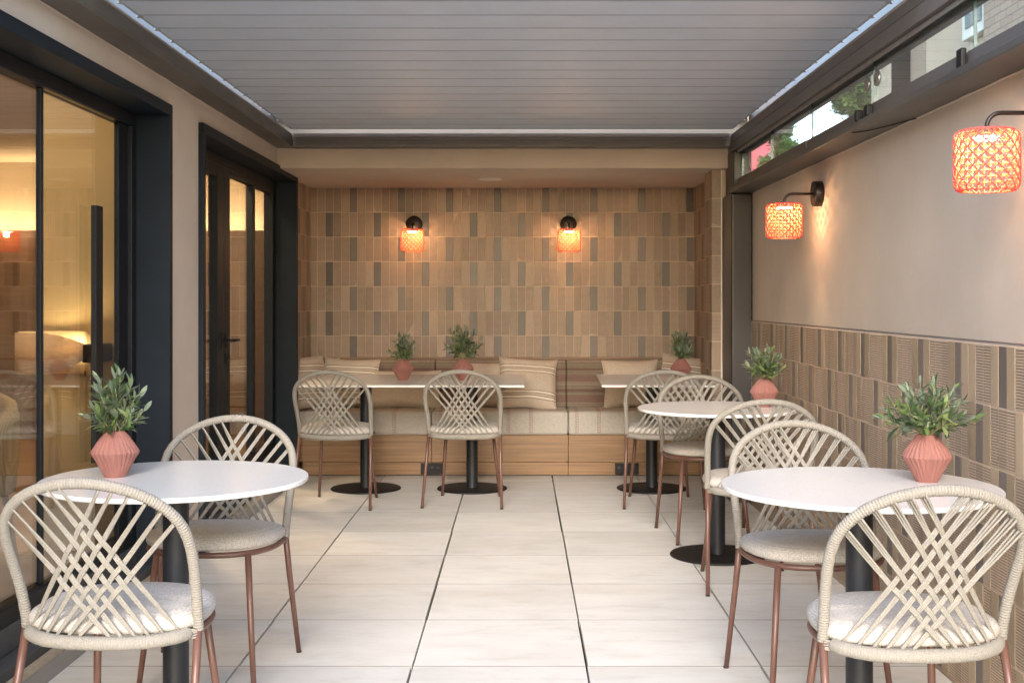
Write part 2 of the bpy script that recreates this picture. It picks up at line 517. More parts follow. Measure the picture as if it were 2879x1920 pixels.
def brick_mat():
    m, nt, b = new_mat('grey brown brick')
    tc = N(nt, 'ShaderNodeTexCoord')
    sx = N(nt, 'ShaderNodeSeparateXYZ')
    nt.links.new(tc.outputs['Object'], sx.inputs[0])
    cm = N(nt, 'ShaderNodeCombineXYZ')
    nt.links.new(mth(nt, 'ADD', sx.outputs[0], sx.outputs[1]), cm.inputs[0])
    nt.links.new(sx.outputs[2], cm.inputs[1])
    bk = N(nt, 'ShaderNodeTexBrick')
    bk.inputs['Scale'].default_value = 1.0
    bk.inputs['Brick Width'].default_value = 0.25
    bk.inputs['Row Height'].default_value = 0.07
    bk.inputs['Mortar Size'].default_value = 0.006
    bk.inputs['Color1'].default_value = (0.36, 0.27, 0.21, 1)
    bk.inputs['Color2'].default_value = (0.44, 0.34, 0.27, 1)
    bk.inputs['Mortar'].default_value = (0.22, 0.18, 0.15, 1)
    nt.links.new(cm.outputs[0], bk.inputs['Vector'])
    nt.links.new(bk.outputs[0], b.inputs['Base Color'])
    b.inputs['Roughness'].default_value = 0.9
    return m
M['brick'] = brick_mat()
M['windowdark'] = simple('window glass dark', (0.10, 0.11, 0.11), 0.5, 0, 0.2, 2)
M['treeleaf'] = simple('tree leaf', (0.07, 0.13, 0.035), 0.6, 0, 0.5, 3)
M['bark'] = simple('bark', (0.12, 0.09, 0.06), 0.9, 0, 0.3, 10, 0.4, 60)
M['petal'] = translucent('cream petal', (0.80, 0.62, 0.38), 0.4)

# steel beam with worn paint
def worn():
    m, nt, b = new_mat('worn steel paint')
    v = coords(nt, (1, 0.35, 1))
    n = noise(nt, v, 7, 7, 0.65, 0.4)
    n2 = noise(nt, coords(nt, (1, 0.5, 1)), 26, 5, 0.7)
    o = ramp(nt, n, [(0.3, (0.055, 0.052, 0.05)), (0.55, (0.10, 0.09, 0.078)), (0.75, (0.15, 0.135, 0.11))])
    o = mixc(nt, ramp(nt, n2, [(0.68, 0.0), (0.76, 1.0)]), o, (0.26, 0.23, 0.19))
    nt.links.new(o, b.inputs['Base Color'])
    b.inputs['Roughness'].default_value = 0.42
    b.inputs['Metallic'].default_value = 0.15
    bump(nt, b, n2, 0.15, 0.002)
    return m
M['worn'] = worn()
M['post'] = simple('brown grey post', (0.030, 0.026, 0.026), 0.40, 0.05, 0.15, 2.5)

# ------------------------------------------------------------------ mesh helpers
def wloc(o):
    v = Vector((0, 0, 0))
    while o is not None:
        v += o.location
        o = o.parent
    return v

def tag(o, label=None, cat=None, group=None, kind=None):
    if label:
        o['label'] = label
    if cat:
        o['category'] = cat
    if group:
        o['group'] = group
    if kind:
        o['kind'] = kind
    return o

def empty(name, loc, label, cat, group=None, rz=0):
    o = bpy.data.objects.new(name, None)
    o.empty_display_size = 0.1
    sc.collection.objects.link(o)
    o.location = loc
    o.rotation_euler = (0, 0, rz)
    return tag(o, label, cat, group)

class MB:
    def __init__(s):
        s.v, s.f, s.m, s.s = [], [], [], []
    def add(s, vs, fs, m=0, smooth=False):
        k = len(s.v)
        s.v.extend([tuple(p) for p in vs])
        for f in fs:
            s.f.append(tuple(i + k for i in f))
            s.m.append(m)
            s.s.append(smooth)
        return s
    def box(s, x0, x1, y0, y1, z0, z1, m=0):
        vs = [(x, y, z) for z in (z0, z1) for y in (y0, y1) for x in (x0, x1)]
        fs = [(0, 2, 3, 1), (4, 5, 7, 6), (0, 1, 5, 4), (2, 6, 7, 3), (0, 4, 6, 2), (1, 3, 7, 5)]
        return s.add(vs, fs, m)
    def tube(s, pts, r, n=8, m=0, caps=True, closed=False, smooth=True):
        pts = [Vector(p) for p in pts]
        L = len(pts)
        rr = r if isinstance(r, (list, tuple)) else [r] * L
        tans = []
        for i in range(L):
            a = pts[(i - 1) % L] if (closed or i > 0) else pts[i]
            b = pts[(i + 1) % L] if (closed or i < L - 1) else pts[i]
            t = (b - a)
            tans.append(t.normalized() if t.length > 1e-9 else Vector((0, 0, 1)))
        up = Vector((0, 0, 1)) if abs(tans[0].z) < 0.9 else Vector((1, 0, 0))
        u = tans[0].cross(up).normalized()
        vs = []
        for i in range(L):
            t = tans[i]
            u = (u - t * u.dot(t))
            u = u.normalized() if u.length > 1e-9 else t.orthogonal().normalized()
            w = t.cross(u)
            for j in range(n):
                a = 2 * PI * j / n
                vs.append(pts[i] + (u * math.cos(a) + w * math.sin(a)) * rr[i])
        fs = []
        for i in range(L if closed else L - 1):
            i2 = (i + 1) % L
            for j in range(n):
                j2 = (j + 1) % n
                fs.append((i * n + j, i * n + j2, i2 * n + j2, i2 * n + j))
        if caps and not closed:
            fs.append(tuple(range(n - 1, -1, -1)))
            fs.append(tuple((L - 1) * n + j for j in range(n)))
        return s.add(vs, fs, m, smooth)
    def lathe(s, prof, n=32, c=(0, 0, 0), m=0, smooth=True, close=True):
        vs = []
        for (r, z) in prof:
            for j in range(n):
                a = 2 * PI * j / n
                vs.append((c[0] + r * math.cos(a), c[1] + r * math.sin(a), c[2] + z))
        fs = []
        P = len(prof)
        for i in range(P - 1):
            for j in range(n):
                j2 = (j + 1) % n
                fs.append((i * n + j, i * n + j2, (i + 1) * n + j2, (i + 1) * n + j))
        if close:
            fs.append(tuple(range(n - 1, -1, -1)))
            fs.append(tuple((P - 1) * n + j for j in range(n)))
        return s.add(vs, fs, m, smooth)
    def build(s, name, mats, parent=None, world=True, bevel=0, seg=2, auto=None):
        if not isinstance(mats, (list, tuple)):
            mats = [mats]
        off = wloc(parent) if (parent is not None and world) else Vector((0, 0, 0))
        me = bpy.data.meshes.new(name)
        me.from_pydata([(a - off.x, b - off.y, c - off.z) for a, b, c in s.v], [], s.f)
        for mt in mats:
            me.materials.append(mt)
        me.polygons.foreach_set('material_index', s.m)
        me.polygons.foreach_set('use_smooth', s.s)
        me.update()
        o = bpy.data.objects.new(name, me)
        sc.collection.objects.link(o)
        if parent is not None:
            o.parent = parent
        if bevel:
            md = o.modifiers.new('bevel', 'BEVEL')
            md.width = bevel
            md.segments = seg
            md.limit_method = 'ANGLE'
            md.angle_limit = R(40)
        return o

def spline(pts, n):
    """Catmull-Rom through the points, n samples evenly along the parameter."""
    P = [Vector(p) for p in pts]
    P = [P[0] * 2 - P[1]] + P + [P[-1] * 2 - P[-2]]
    out = []
    segs = len(P) - 3
    for k in range(n):
        t = k / (n - 1) * segs
        i = min(int(t), segs - 1)
        t -= i
        a, b, c, d = P[i:i + 4]
        out.append(0.5 * ((2 * b) + (c - a) * t + (2 * a - 5 * b + 4 * c - d) * t * t + (3 * b - a - 3 * c + d) * t ** 3))
    return out

def arclen(pts, n):
    pts = [Vector(p) for p in pts]
    L = [0]
    for a, b in zip(pts, pts[1:]):
        L.append(L[-1] + (b - a).length)
    out = []
    j = 0
    for k in range(n):
        d = L[-1] * k / (n - 1)
        while j < len(pts) - 2 and L[j + 1] < d:
            j += 1
        t = (d - L[j]) / max(1e-9, L[j + 1] - L[j])
        out.append(pts[j].lerp(pts[j + 1], min(1, t)))
    return out, L[-1]

def copy_tree(o, parent=None):
    c = o.copy()
    sc.collection.objects.link(c)
    c.parent = parent
    for ch in list(o.children):
        copy_tree(ch, c)
    return c

def struct(mb, name, mats, **kw):
    o = mb.build(name, mats, **kw)
    o['kind'] = 'structure'
    return o

# ------------------------------------------------------------------ ground and paving
rnd = random.Random(11)
g = MB()
g.add([(-150, -150, -0.06), (150, -150, -0.06), (150, 150, -0.06), (-150, 150, -0.06)], [(0, 1, 2, 3)])
struct(g, 'ground', M['ground'])
pv = MB()
XL = [-1.575, -0.979, -0.374, 0.2311, 0.836, 1.441]
Y0 = 4.18 - 0.605 * 9
for j in range(17):
    ya, yb = Y0 + j * 0.605, Y0 + (j + 1) * 0.605
    yb = min(yb, 8.72)
    if ya >= 8.7:
        break
    for i in range(5):
        jx = rnd.uniform(-0.0018, 0.0018)
        g0 = 0.0055 if i > 0 else 0.0
        g1 = 0.0055
        dz = 0.0
        x0, x1 = XL[i] + g0 + jx - 0.001, XL[i + 1] - g1 + jx + 0.002
        y0, y1 = ya + 0.0030, yb - 0.0030
        e = 0.0004
        vs = [(x0 + e, y0 + e, dz), (x1 - e, y0 + e, dz), (x1 - e, y1 - e, dz), (x0 + e, y1 - e, dz),
              (x0, y0, dz - e), (x1, y0, dz - e), (x1, y1, dz - e), (x0, y1, dz - e),
              (x0, y0, -0.03), (x1, y0, -0.03), (x1, y1, -0.03), (x0, y1, -0.03)]
        pv.add(vs, [(0, 1, 2, 3), (4, 5, 1, 0), (5, 6, 2, 1), (6, 7, 3, 2), (7, 4, 0, 3),
                    (8, 9, 5, 4), (9, 10, 6, 5), (10, 11, 7, 6), (11, 8, 4, 7)])
        pv.add([(x0, y1 + 0.0001, -0.0003), (x1, y1 + 0.0001, -0.0003), (x1, y1 + 0.0059, -0.0003), (x0, y1 + 0.0059, -0.0003)], [(0, 1, 2, 3)], 1)
struct(pv, 'paving', [M['paving'], M['joint']])

# ------------------------------------------------------------------ tile cladding
PT, PV_ = 0.0612, 0.188
def tile(mb, O, U, V, Nn, u0, u1, v0, v1, kind, rn):
    """one tile on the plane O + u*U + v*V, standing out along Nn"""
    g_ = 0.0016
    u0 += g_; u1 -= g_; v0 += g_; v1 -= g_
    if u1 - u0 < 0.004:
        return
    h = 0.0046 + rn.uniform(-0.0004, 0.0004)
    e = 0.0012
    t1, t2 = rn.uniform(-0.0004, 0.0004), rn.uniform(-0.0005, 0.0005)
    def P(u, v, n):
        a = (u - u0) / (u1 - u0) - 0.5
        b = (v - v0) / (v1 - v0) - 0.5
        return O + U * u + V * v + Nn * (n + (t1 * a + t2 * b if n > 0 else 0))
    if kind != 'rib':
        vs = [P(u0, v0, 0), P(u1, v0, 0), P(u1, v1, 0), P(u0, v1, 0),
              P(u0, v0, h - e), P(u1, v0, h - e), P(u1, v1, h - e), P(u0, v1, h - e),
              P(u0 + e, v0 + e, h), P(u1 - e, v0 + e, h), P(u1 - e, v1 - e, h), P(u0 + e, v1 - e, h)]
        fs = [(8, 9, 10, 11)]
        for a in range(4):
            b_ = (a + 1) % 4
            fs += [(a, b_, 4 + b_, 4 + a), (4 + a, 4 + b_, 8 + b_, 8 + a)]
        mb.add(vs, fs, 0 if kind == 'tan' else 1)
    else:
        nr = 21
        st = (v1 - v0) / nr
        rows = [(v0, 0.0)]
        mats_ = []
        for k in range(nr):
            a = v0 + k * st
            for (t, hh, mm) in ((0.24, h - 0.0015, 3), (0.34, h, 2), (0.88, h, 2), (1.0, h - 0.0015, 2)):
                rows.append((a + t * st, hh))
                mats_.append(mm)
        rows.append((v1, 0.0))
        vs, = ([],)
        for (v, hh) in rows:
            vs.append(P(u0, v, hh))
            vs.append(P(u1, v, hh))
        k0 = len(mb.v)
        fs = [(2 * i, 2 * i + 1, 2 * i + 3, 2 * i + 2) for i in range(len(rows) - 1)]
        mb.add(vs, fs, 2)
        for i in range(len(mats_)):
            mb.m[-len(fs) + i] = mats_[i]
        # side skirts
        mb.add([P(u0, v0, 0), P(u0, v1, 0), P(u0, v1, h - 0.002), P(u0, v0, h - 0.002),
                P(u1, v0, 0), P(u1, v1, 0), P(u1, v1, h - 0.002), P(u1, v0, h - 0.002)], [(0, 3, 2, 1), (4, 5, 6, 7)], 2)

def tiles(mb, O, U, V, Nn, umin, umax, vtops, pitch, ustart, par0, rn, allow=None):
    """rows from the top down; ustart is the start of a 3-tile group"""
    O, U, V, Nn = Vector(O), Vector(U), Vector(V), Vector(Nn)
    k0 = math.floor((umin - ustart) / pitch) - 1
    k1 = math.ceil((umax - ustart) / pitch) + 1
    for r, (va, vb) in enumerate(vtops):
        for c in range(k0, k1):
            u0, u1 = max(umin, ustart + c * pitch), min(umax, ustart + (c + 1) * pitch)
            if u1 - u0 < 0.006:
                continue
            gp = (c // 3 + r + par0) % 2
            if gp == 0:
                kind = 'dark' if c % 3 == 1 else 'tan'
            else:
                kind = 'rib' if rn.random() > 0.04 else 'tan'
            tile(mb, O, U, V, Nn, u0, u1, va, vb, kind, rn)
TM = [M['tile_tan'], M['tile_dark'], M['tile_rib'], M['groove']]
rows_b = [(2.1235 - 0.188 * (k + 1), 2.1235 - 0.188 * k) for k in range(11)]
YB = 9.19
XNL, XNR = -1.603, 1.333
nw = empty('niche_wall', (0, YB, 0), 'tile clad wall of the bench niche at the far end, ochre and grey stacked tiles', 'wall')
b = MB(); b.box(-1.75, 1.50, YB - 0.0026, YB + 0.15, -0.05, 2.6); b.build('grout_panel', M['grout'], nw)
b = MB(); tiles(b, (0, YB, 0), (1, 0, 0), (0, 0, 1), (0, -1, 0), XNL, XNR, rows_b[:8], PT, -1.7316, 0, rnd)
b.build('tile_cladding', TM, nw)
lw = empty('niche_side_wall', (-1.65, 8.8, 0), 'narrow tiled side wall left of the bench, beside the glass door', 'wall')
b = MB(); b.box(-1.75, XNL + 0.0026, 8.452, YB - 0.003, -0.05, 2.122); b.build('grout_panel', M['grout'], lw)
b = MB(); tiles(b, (XNL, 0, 0), (0, 1, 0), (0, 0, 1), (1, 0, 0), 8.455, YB - 0.004, [(a, c) for a, c in rows_b], PT, YB - 0.0612 * 9 - 0.02, 1, rnd)
b.build('tile_cladding', TM, lw)
rw = empty('niche_pier', (1.33, 8.4, 0), 'tiled side wall and pier right of the bench with a white edge strip', 'wall')
b = MB()
b.box(XNR - 0.0026, 1.50, 8.175, YB - 0.003, -0.05, 2.122)
b.box(1.2584, 1.3245, 7.8974, 8.175 - 0.001, -0.05, 2.12)
b.box(1.3245, 1.50, 7.93, 8.174, -0.05, 2.6)
b.build('grout_panel', M['grout'], rw)
b = MB()
tiles(b, (XNR, 0, 0), (0, -1, 0), (0, 0, 1), (-1, 0, 0), -YB + 0.004, -8.176, rows_b, PT, -YB - 0.03, 0, rnd)
tiles(b, (1.261, 0, 0), (0, -1, 0), (0, 0, 1), (-1, 0, 0), -8.174, -7.90, rows_b, PT, -8.174, 1, rnd)
O_, U_, V_, Nn_ = Vector((0, 7.90, 0)), Vector((1, 0, 0)), Vector((0, 0, 1)), Vector((0, -1, 0))
for r, (va, vb) in enumerate(rows_b):
    tile(b, O_, U_, V_, Nn_, 1.2565, 1.3195, va, vb, 'tan' if r % 2 == 0 else 'rib', rnd)
b.build('tile_cladding', TM, rw)
b = MB(); b.box(1.3196, 1.3255, 7.893, 7.899, 0, 2.26); b.build('edge_strip', M['whitetrim'], rw)

# soffit over the niche with header face
so = empty('soffit', (0, 8.5, 2.123), 'plastered header and lowered ceiling above the bench niche', 'ceiling')
b = MB(); b.box(-1.75, 1.50, 7.82, 9.345, 2.1235, 2.7); b.build('plaster_body', M['soffit'], so, bevel=0.006)
cs = MB(); cs.lathe([(0.0, -0.006), (0.074, -0.006), (0.082, -0.004), (0.084, 0.0)], 40, (-0.211, 8.51, 2.1232), close=False)
tag(cs.build('ceiling_speaker', M['whitetrim']), 'flat round white disc in the plastered niche ceiling', 'ceiling speaker')

# ------------------------------------------------------------------ left building wall, window, french door
WX = -1.58
ZT = 2.142      # top of the steel surrounds
bw = empty('building_wall', (WX, 5.65, 0), 'pale stained plaster wall on the left between the large window and glass door', 'wall')
b = MB()
b.box(-1.80, WX, 5.40, 5.91, -0.05, 2.70)          # pier between
b.box(-1.80, WX, 1.2, 5.3995, ZT + 0.001, 2.70)
b.box(-1.80, WX, 5.9105, 8.45, ZT + 0.001, 2.70)
b.box(-1.80, WX, 0.9, 1.1995, -0.05, 2.70)
b.box(-1.80, -1.62, 8.4505, 9.35, -0.05, 2.70)
b.build('plaster_face', M['plaster_l'], bw)
def bead(x, z, y0, y1, seed, par, mat):
    b = MB()
    n = int((y1 - y0) / 0.012)
    pts, rr = [], []
    for i in range(n):
        y = y0 + (y1 - y0) * i / (n - 1)
        q = mnoise.noise(Vector((y * 7, seed, 0))) + 0.6 * mnoise.noise(Vector((y * 26, seed, 4)))
        pts.append((x, y, z + 0.003 * q))
        rr.append(0.0045 + 0.0045 * max(0, q))
    b.tube(pts, rr, 6)
    return b.build('rough_edge', mat, par)
bead(WX, 2.2525, 2.4, 7.78, 3.0, bw, M['plaster_l'])

def surround(root, y0, y1):
    b = MB()
    t = 0.05
    zt = ZT
    b.box(-1.74, -1.558, y0, y1, zt - t, zt)
    b.box(-1.74, -1.558, y1 - t, y1, 0.0, zt - t - 0.0005)
    b.box(-1.74, -1.558, y0, y0 + t, 0.0, zt - t - 0.0005)
    b.build('surround', M['navy'], root, bevel=0.002)
    b = MB()
    b.box(-1.79, -1.703, y0 + t, y1 - t, 0.095, 0.186)
    b.box(-1.80, -1.632, y0 + t, y1 - t, -0.04, 0.0935)
    b.build('threshold', M['slate'], root, bevel=0.003)
    b = MB()
    b.box(-1.631, -1.574, y0 + 0.02, y1 - 0.02, -0.04, 0.060)
    b.build('sill_stone', M['stone'], root, bevel=0.002)
    b = MB()
    b.box(-1.5735, -1.5700, y0 + 0.02, y1 - 0.02, -0.04, 0.064)
    b.build('kerb_plate', M['kerbmetal'], root)

wd = empty('sliding_window', (-1.70, 3.0, 0), 'large sliding glass window in deep navy steel surround, nearest on the left', 'window')
surround(wd, 1.2, 5.40)
fx0, fx1 = -1.765, -1.705
b = MB()
b.box(fx0, fx1, 1.251, 5.349, 2.035, 2.0915)
b.box(fx0, fx1, 5.285, 5.349, 0.188, 2.0345)
b.box(fx0 + 0.02, fx1 - 0.018, 5.17, 5.2845, 0.188, 2.0345)
b.box(fx0, fx1, 1.251, 5.2845, 0.188, 0.247)
b.build('window_frame', M['darkframe'], wd, bevel=0.003)
b = MB(); b.box(-1.746, -1.726, 4.335, 4.362, 0.2475, 2.0345); b.build('mullion', M['darkframe'], wd, bevel=0.003)
for (a, c, xx) in ((1.26, 4.338, -1.742), (4.36, 5.175, -1.732)):
    b = MB(); b.box(xx, xx + 0.008, a, c, 0.2475, 2.0345)
    b.build('glass_pane', M['glass'], wd)
b = MB(); b.box(-1.712, -1.690, 4.80, 4.878, 0.62, 1.648)
b.build('pull_handle', M['black'], wd, bevel=0.002)

fd = empty('glass_door', (-1.70, 7.2, 0), 'double leaf glass door in navy steel surround beside the bench niche', 'door')
surround(fd, 5.92, 8.45)
b = MB()
b.box(fx0, fx1, 5.971, 8.399, 2.03, 2.0915)
b.box(fx0, fx1, 8.29, 8.399, 0.188, 2.0295)
b.box(fx0, fx1, 5.971, 6.01, 0.188, 2.0295)
b.build('door_frame', M['darkframe'], fd, bevel=0.003)
for k, (a, c) in enumerate(((6.012, 6.905), (6.915, 8.288))):
    b = MB()
    s0, s1 = (0.09, 0.14) if k == 0 else (0.14, 0.02)
    b.box(-1.755, -1.700, a, a + s0, 0.19, 2.028)
    b.box(-1.755, -1.700, c - s1, c, 0.19, 2.028)
    b.box(-1.755, -1.700, a + s0 + 0.0005, c - s1 - 0.0005, 1.965 if k == 0 else 2.0, 2.028)
    b.box(-1.755, -1.700, a + s0 + 0.0005, c - s1 - 0.0005, 0.19, 0.29)
    lf = b.build('door_leaf', M['darkframe'], fd, bevel=0.003)
    b = MB(); b.box(-1.732, -1.724, a + s0, c - s1, 0.29, 1.966 if k == 0 else 2.001)
    b.build('glass_pane', M['glass'], lf)
    if k == 1:
        b = MB(); b.box(-1.75, -1.705, 7.67, 7.75, 0.2905, 1.9995); b.build('mullion', M['darkframe'], lf, bevel=0.003)
    hy = c - 0.045 if k == 0 else a + 0.05
    d = -1 if k == 0 else 1
    b = MB()
    b.box(-1.6995, -1.692, hy - 0.02, hy + 0.02, 0.99, 1.08)
    b.tube([(-1.693, hy, 1.035), (-1.655, hy, 1.035)], 0.009, 10)
    b.tube([(-1.655, hy - 0.008 * d, 1.035), (-1.655, hy + 0.12 * d, 1.035)], 0.008, 10)
    b.build('handle', M['black'], lf)
    if k == 1:
        b = MB(); b.box(-1.6995, -1.690, hy - 0.014, hy + 0.014, 0.90, 0.96); b.tube([(-1.69, hy, 0.935), (-1.68, hy, 0.935)], 0.007, 10)
        b.build('lock_plate', M['black'], lf)

# ------------------------------------------------------------------ right wall, wainscot, steel
rp = empty('plaster_wall', (1.46, 4.5, 0), 'smooth clay coloured plaster wall on the right above the tiles', 'wall')
b = MB(); b.box(1.46, 1.62, 1.0, 7.90, 1.1425, 1.9395); b.box(1.475, 1.62, 1.0, 7.90, -0.05, 1.142)
b.build('plaster_face', M['plaster'], rp)
bead(1.462, 1.9385, 1.0, 7.5, 9.0, rp, M['plaster'])
wc = empty('tile_wainscot', (1.45, 4.5, 0), 'ochre and grey tile wainscot along the right wall', 'tile panel')
b = MB(); b.box(1.4519, 1.4745, 1.0, 7.535, -0.05, 1.1355); b.build('grout_panel', M['grout'], wc)
rows_w = [(1.132 - 0.188 * (k + 1), 1.132 - 0.188 * k) for k in range(6)]
rows_w.append((-0.01, rows_w[-1][0] - 0.0005)) if rows_w[-1][0] > 0.01 else None
b = MB(); tiles(b, (1.4545, 0, 0), (0, -1, 0), (0, 0, 1), (-1, 0, 0), -7.535, -1.0, rows_w, 0.0615, -4.723 - 0.0615 * 1.5, 0, rnd)
b.build('tile_cladding', [M['tile_tan_lit'], M['tile_dark_lit'], M['tile_rib_lit'], M['groove']], wc)
b = MB(); b.box(1.449, 1.4745, 7.5355, 7.541, 0, 1.138); b.box(1.4535, 1.4745, 1.0, 7.535, 1.1358, 1.1405)
b.build('edge_strip', M['lip'], wc)

st = empty('steel_beam', (1.39, 4.5, 1.94), 'worn grey steel beam and corner post carrying the glass strip on the right', 'beam')
b = MB(); b.box(1.312, 1.62, 1.0, 7.60, 1.94, 1.966); b.box(1.36, 1.47, 1.0, 7.60, 1.9662, 1.988)
b.build('beam', M['worn'], st, bevel=0.002)
b = MB()
b.box(1.326, 1.46, 7.545, 7.88, -0.02, 1.9395)
b.build('post', M['post'], st, bevel=0.012, seg=4)
b = MB(); b.box(1.35, 1.46, 7.6005, 7.90, 1.9405, 2.2125); b.build('post_top', M['post'], st, bevel=0.006)
b = MB(); b.box(1.50, 1.56, 4.62, 4.86, 1.967, 2.40); b.build('outer_post', M['gutter'], st)

b = MB(); b.tube(spline([(1.330, 4.82, 1.9385), (1.37, 4.74, 1.936), (1.42, 4.60, 1.937), (1.455, 4.42, 1.936)], 14), 0.0022, 5); b.build('cable', M['black'], st)
gs = empty('glass_strip', (1.40, 4.5, 1.99), 'strip of frameless glass panes between the steel beam and the roof gutter', 'window')
edges = [7.585, 6.688, 5.778, 4.742, 3.712, 2.60, 1.50]
for k in range(6):
    a, c = edges[k + 1] + 0.004, edges[k] - 0.004
    dx = 0.0 if k % 2 else 0.006
    b = MB(); b.box(1.393 + dx, 1.403 + dx, a, c, 2.036, 2.2126); gp = b.build('glass_pane', M['glass2'], gs)
    b = MB(); b.box(1.3925 + dx, 1.4035 + dx, c + 0.0002, c + 0.0022, 2.036, 2.2126); b.build('pane_edge', M['glassedge'], gp)
    b = MB(); b.box(1.372 + dx, 1.43, a, c, 1.989, 2.0355); b.build('bottom_rail', M['gutter'], gs, bevel=0.002)
b = MB(); b.box(1.372, 1.378, 1.5, 7.6, 2.195, 2.2127); b.box(1.415, 1.421, 1.5, 7.6, 2.19, 2.2127); b.build('top_track', M['lip'], gs)
for yy in (4.80, 4.665):
    b = MB()
    pr = [(0.0, 0), (0.024, 0), (0.030, 0.004), (0.030, 0.012), (0.022, 0.010), (0.0, 0.009)]
    vs = []
    b.lathe(pr, 28, (0, 0, 0), close=False)
    b.v = [(1.392 - z, yy + x, 2.128 + y) for x, y, z in b.v]
    b.build('pane_knob', M['handle'], gs)
for (yy, w) in ((4.83, 0.03), (4.69, 0.035)):
    b = MB(); b.box(1.345, 1.374, yy - w / 2, yy + w / 2, 1.985, 2.03); b.build('latch', M['black'], gs, bevel=0.006)
b = MB(); b.box(1.352, 1.3715, 3.69, 3.735, 1.972, 2.045); b.build('hinge', M['black'], gs, bevel=0.006)

# ------------------------------------------------------------------ pergola roof
YR0 = 4.14
pg = empty('pergola_roof', (0, 5.6, 2.35), 'closed grey louvred pergola roof with brown grey gutters', 'pergola')
# left gutter
b = MB()
b.box(-1.578, -1.46, 2.4, 7.70, 2.253, 2.262)
b.box(-1.4665, -1.46, 2.4, 7.70, 2.2625, 2.322)
b.build('left_gutter', M['worn'], pg, bevel=0.0015)
b = MB(); b.box(-1.578, -1.570, 2.4, 7.76, 2.2625, 2.56); b.build('gutter_upstand', M['upstand'], pg)
b = MB(); b.tube([(-1.466, 2.4, 2.326), (-1.466, 7.70, 2.326)], 0.008, 10); b.build('gutter_lip', M['lip'], pg)
# right gutter, two stacked profiles
b = MB()
b.box(1.352, 1.358, 2.4, 7.70, 2.272, 2.315)
b.box(1.352, 1.48, 2.4, 7.70, 2.2135, 2.2685)
b.box(1.356, 1.48, 2.4, 7.70, 2.2687, 2.2718)
b.build('right_gutter', M['gutter'], pg, bevel=0.0015)
b = MB(); b.box(1.474, 1.48, 2.4, 7.76, 2.2720, 2.56); b.build('gutter_upstand', M['upstand'], pg)
b = MB(); b.tube([(1.357, 2.4, 2.320), (1.357, 7.70, 2.320)], 0.008, 10); b.build('gutter_lip', M['lip'], pg)
# back gutter
b = MB()
b.box(-1.46, 1.352, 7.70, 7.8185, 2.250, 2.268)
b.box(-1.46, 1.352, 7.712, 7.8185, 2.2682, 2.292)
b.box(-1.46, 1.352, 7.706, 7.8185, 2.2922, 2.312)
b.box(-1.57, 1.47, 7.77, 7.8185, 2.3335, 2.45)
b.box(-1.57, 1.47, 7.60, 7.8185, 2.4505, 2.46)  # unseen cover added to keep sky light off the back lip
b.box(-1.578, -1.4605, 7.70, 7.8185, 2.253, 2.33)
b.box(1.3525, 1.48, 7.70, 7.8185, 2.2135, 2.33)
b.build('back_gutter', M['gutter'], pg, bevel=0.0015)
b = MB(); b.box(-1.46, 1.352, 7.700, 7.8185, 2.3122, 2.333); b.build('gutter_lip', M['lip'], pg)
# louvres
k = 0
y = 7.66
while y > YR0:
    y1, y0 = y, y - 0.2185
    b = MB()
    x0, x1 = -1.446, 1.338
    zr = 2.352
    prof = [(y1, zr + 0.0015), (y1, zr + 0.010), (y1 - 0.02, zr + 0.030), (y0 + 0.03, zr + 0.038), (y0 - 0.006, zr + 0.030), (y0 - 0.006, zr + 0.024), (y0 + 0.004, zr + 0.007), (y0, zr + 0.0055), (y0 + 0.0025, zr)]
    n = len(prof)
    vs = [(x0, p[0], p[1]) for p in prof] + [(x1, p[0], p[1]) for p in prof]
    fs = [tuple(range(n)), tuple(range(2 * n - 1, n - 1, -1))] + [(i, n + i, n + (i + 1) % n, (i + 1) % n) for i in range(n)]
    b.add(vs, fs)
    sl = b.build('louvre_slat', M['louvre'], pg)
    b = MB()
    for xx in (x0 - 0.0125, x1 + 0.0005):
        b.box(xx, xx + 0.012, y0 + 0.01, y1 - 0.004, zr + 0.001, zr + 0.028)
        b.box(xx - 0.006, xx + 0.018, y0 + 0.012, y0 + 0.030, zr - 0.004, zr + 0.0009)
    b.build('end_cap', M['bracket'], sl)
    b = MB()
    b.box(x0, x1, y0 - 0.0032, y0 + 0.0004, zr + 0.001, zr + 0.02)
    b.build('seal', M['black'], sl)
    b = MB()
    nd = rnd.randint(16, 34)
    cl = rnd.uniform(-1, 1)
    for q in range(nd):
        xx = max(x0 + 0.03, min(x1 - 0.03, rnd.gauss(cl, 0.6) if rnd.random() < 0.6 else rnd.uniform(x0, x1)))
        rr = rnd.choice([0.0012, 0.0015, 0.002, 0.0026])
        b.lathe([(0.0, -rr), (rr * 0.8, -rr * 0.6), (rr, 0), (rr * 0.7, rr * 0.7)], 6, (xx, y0 + 0.004, zr + 0.0005), close=False)
    b.build('white_specks', M['whitetrim'], sl)  # small white beads set along the slat joint
    y -= 0.22

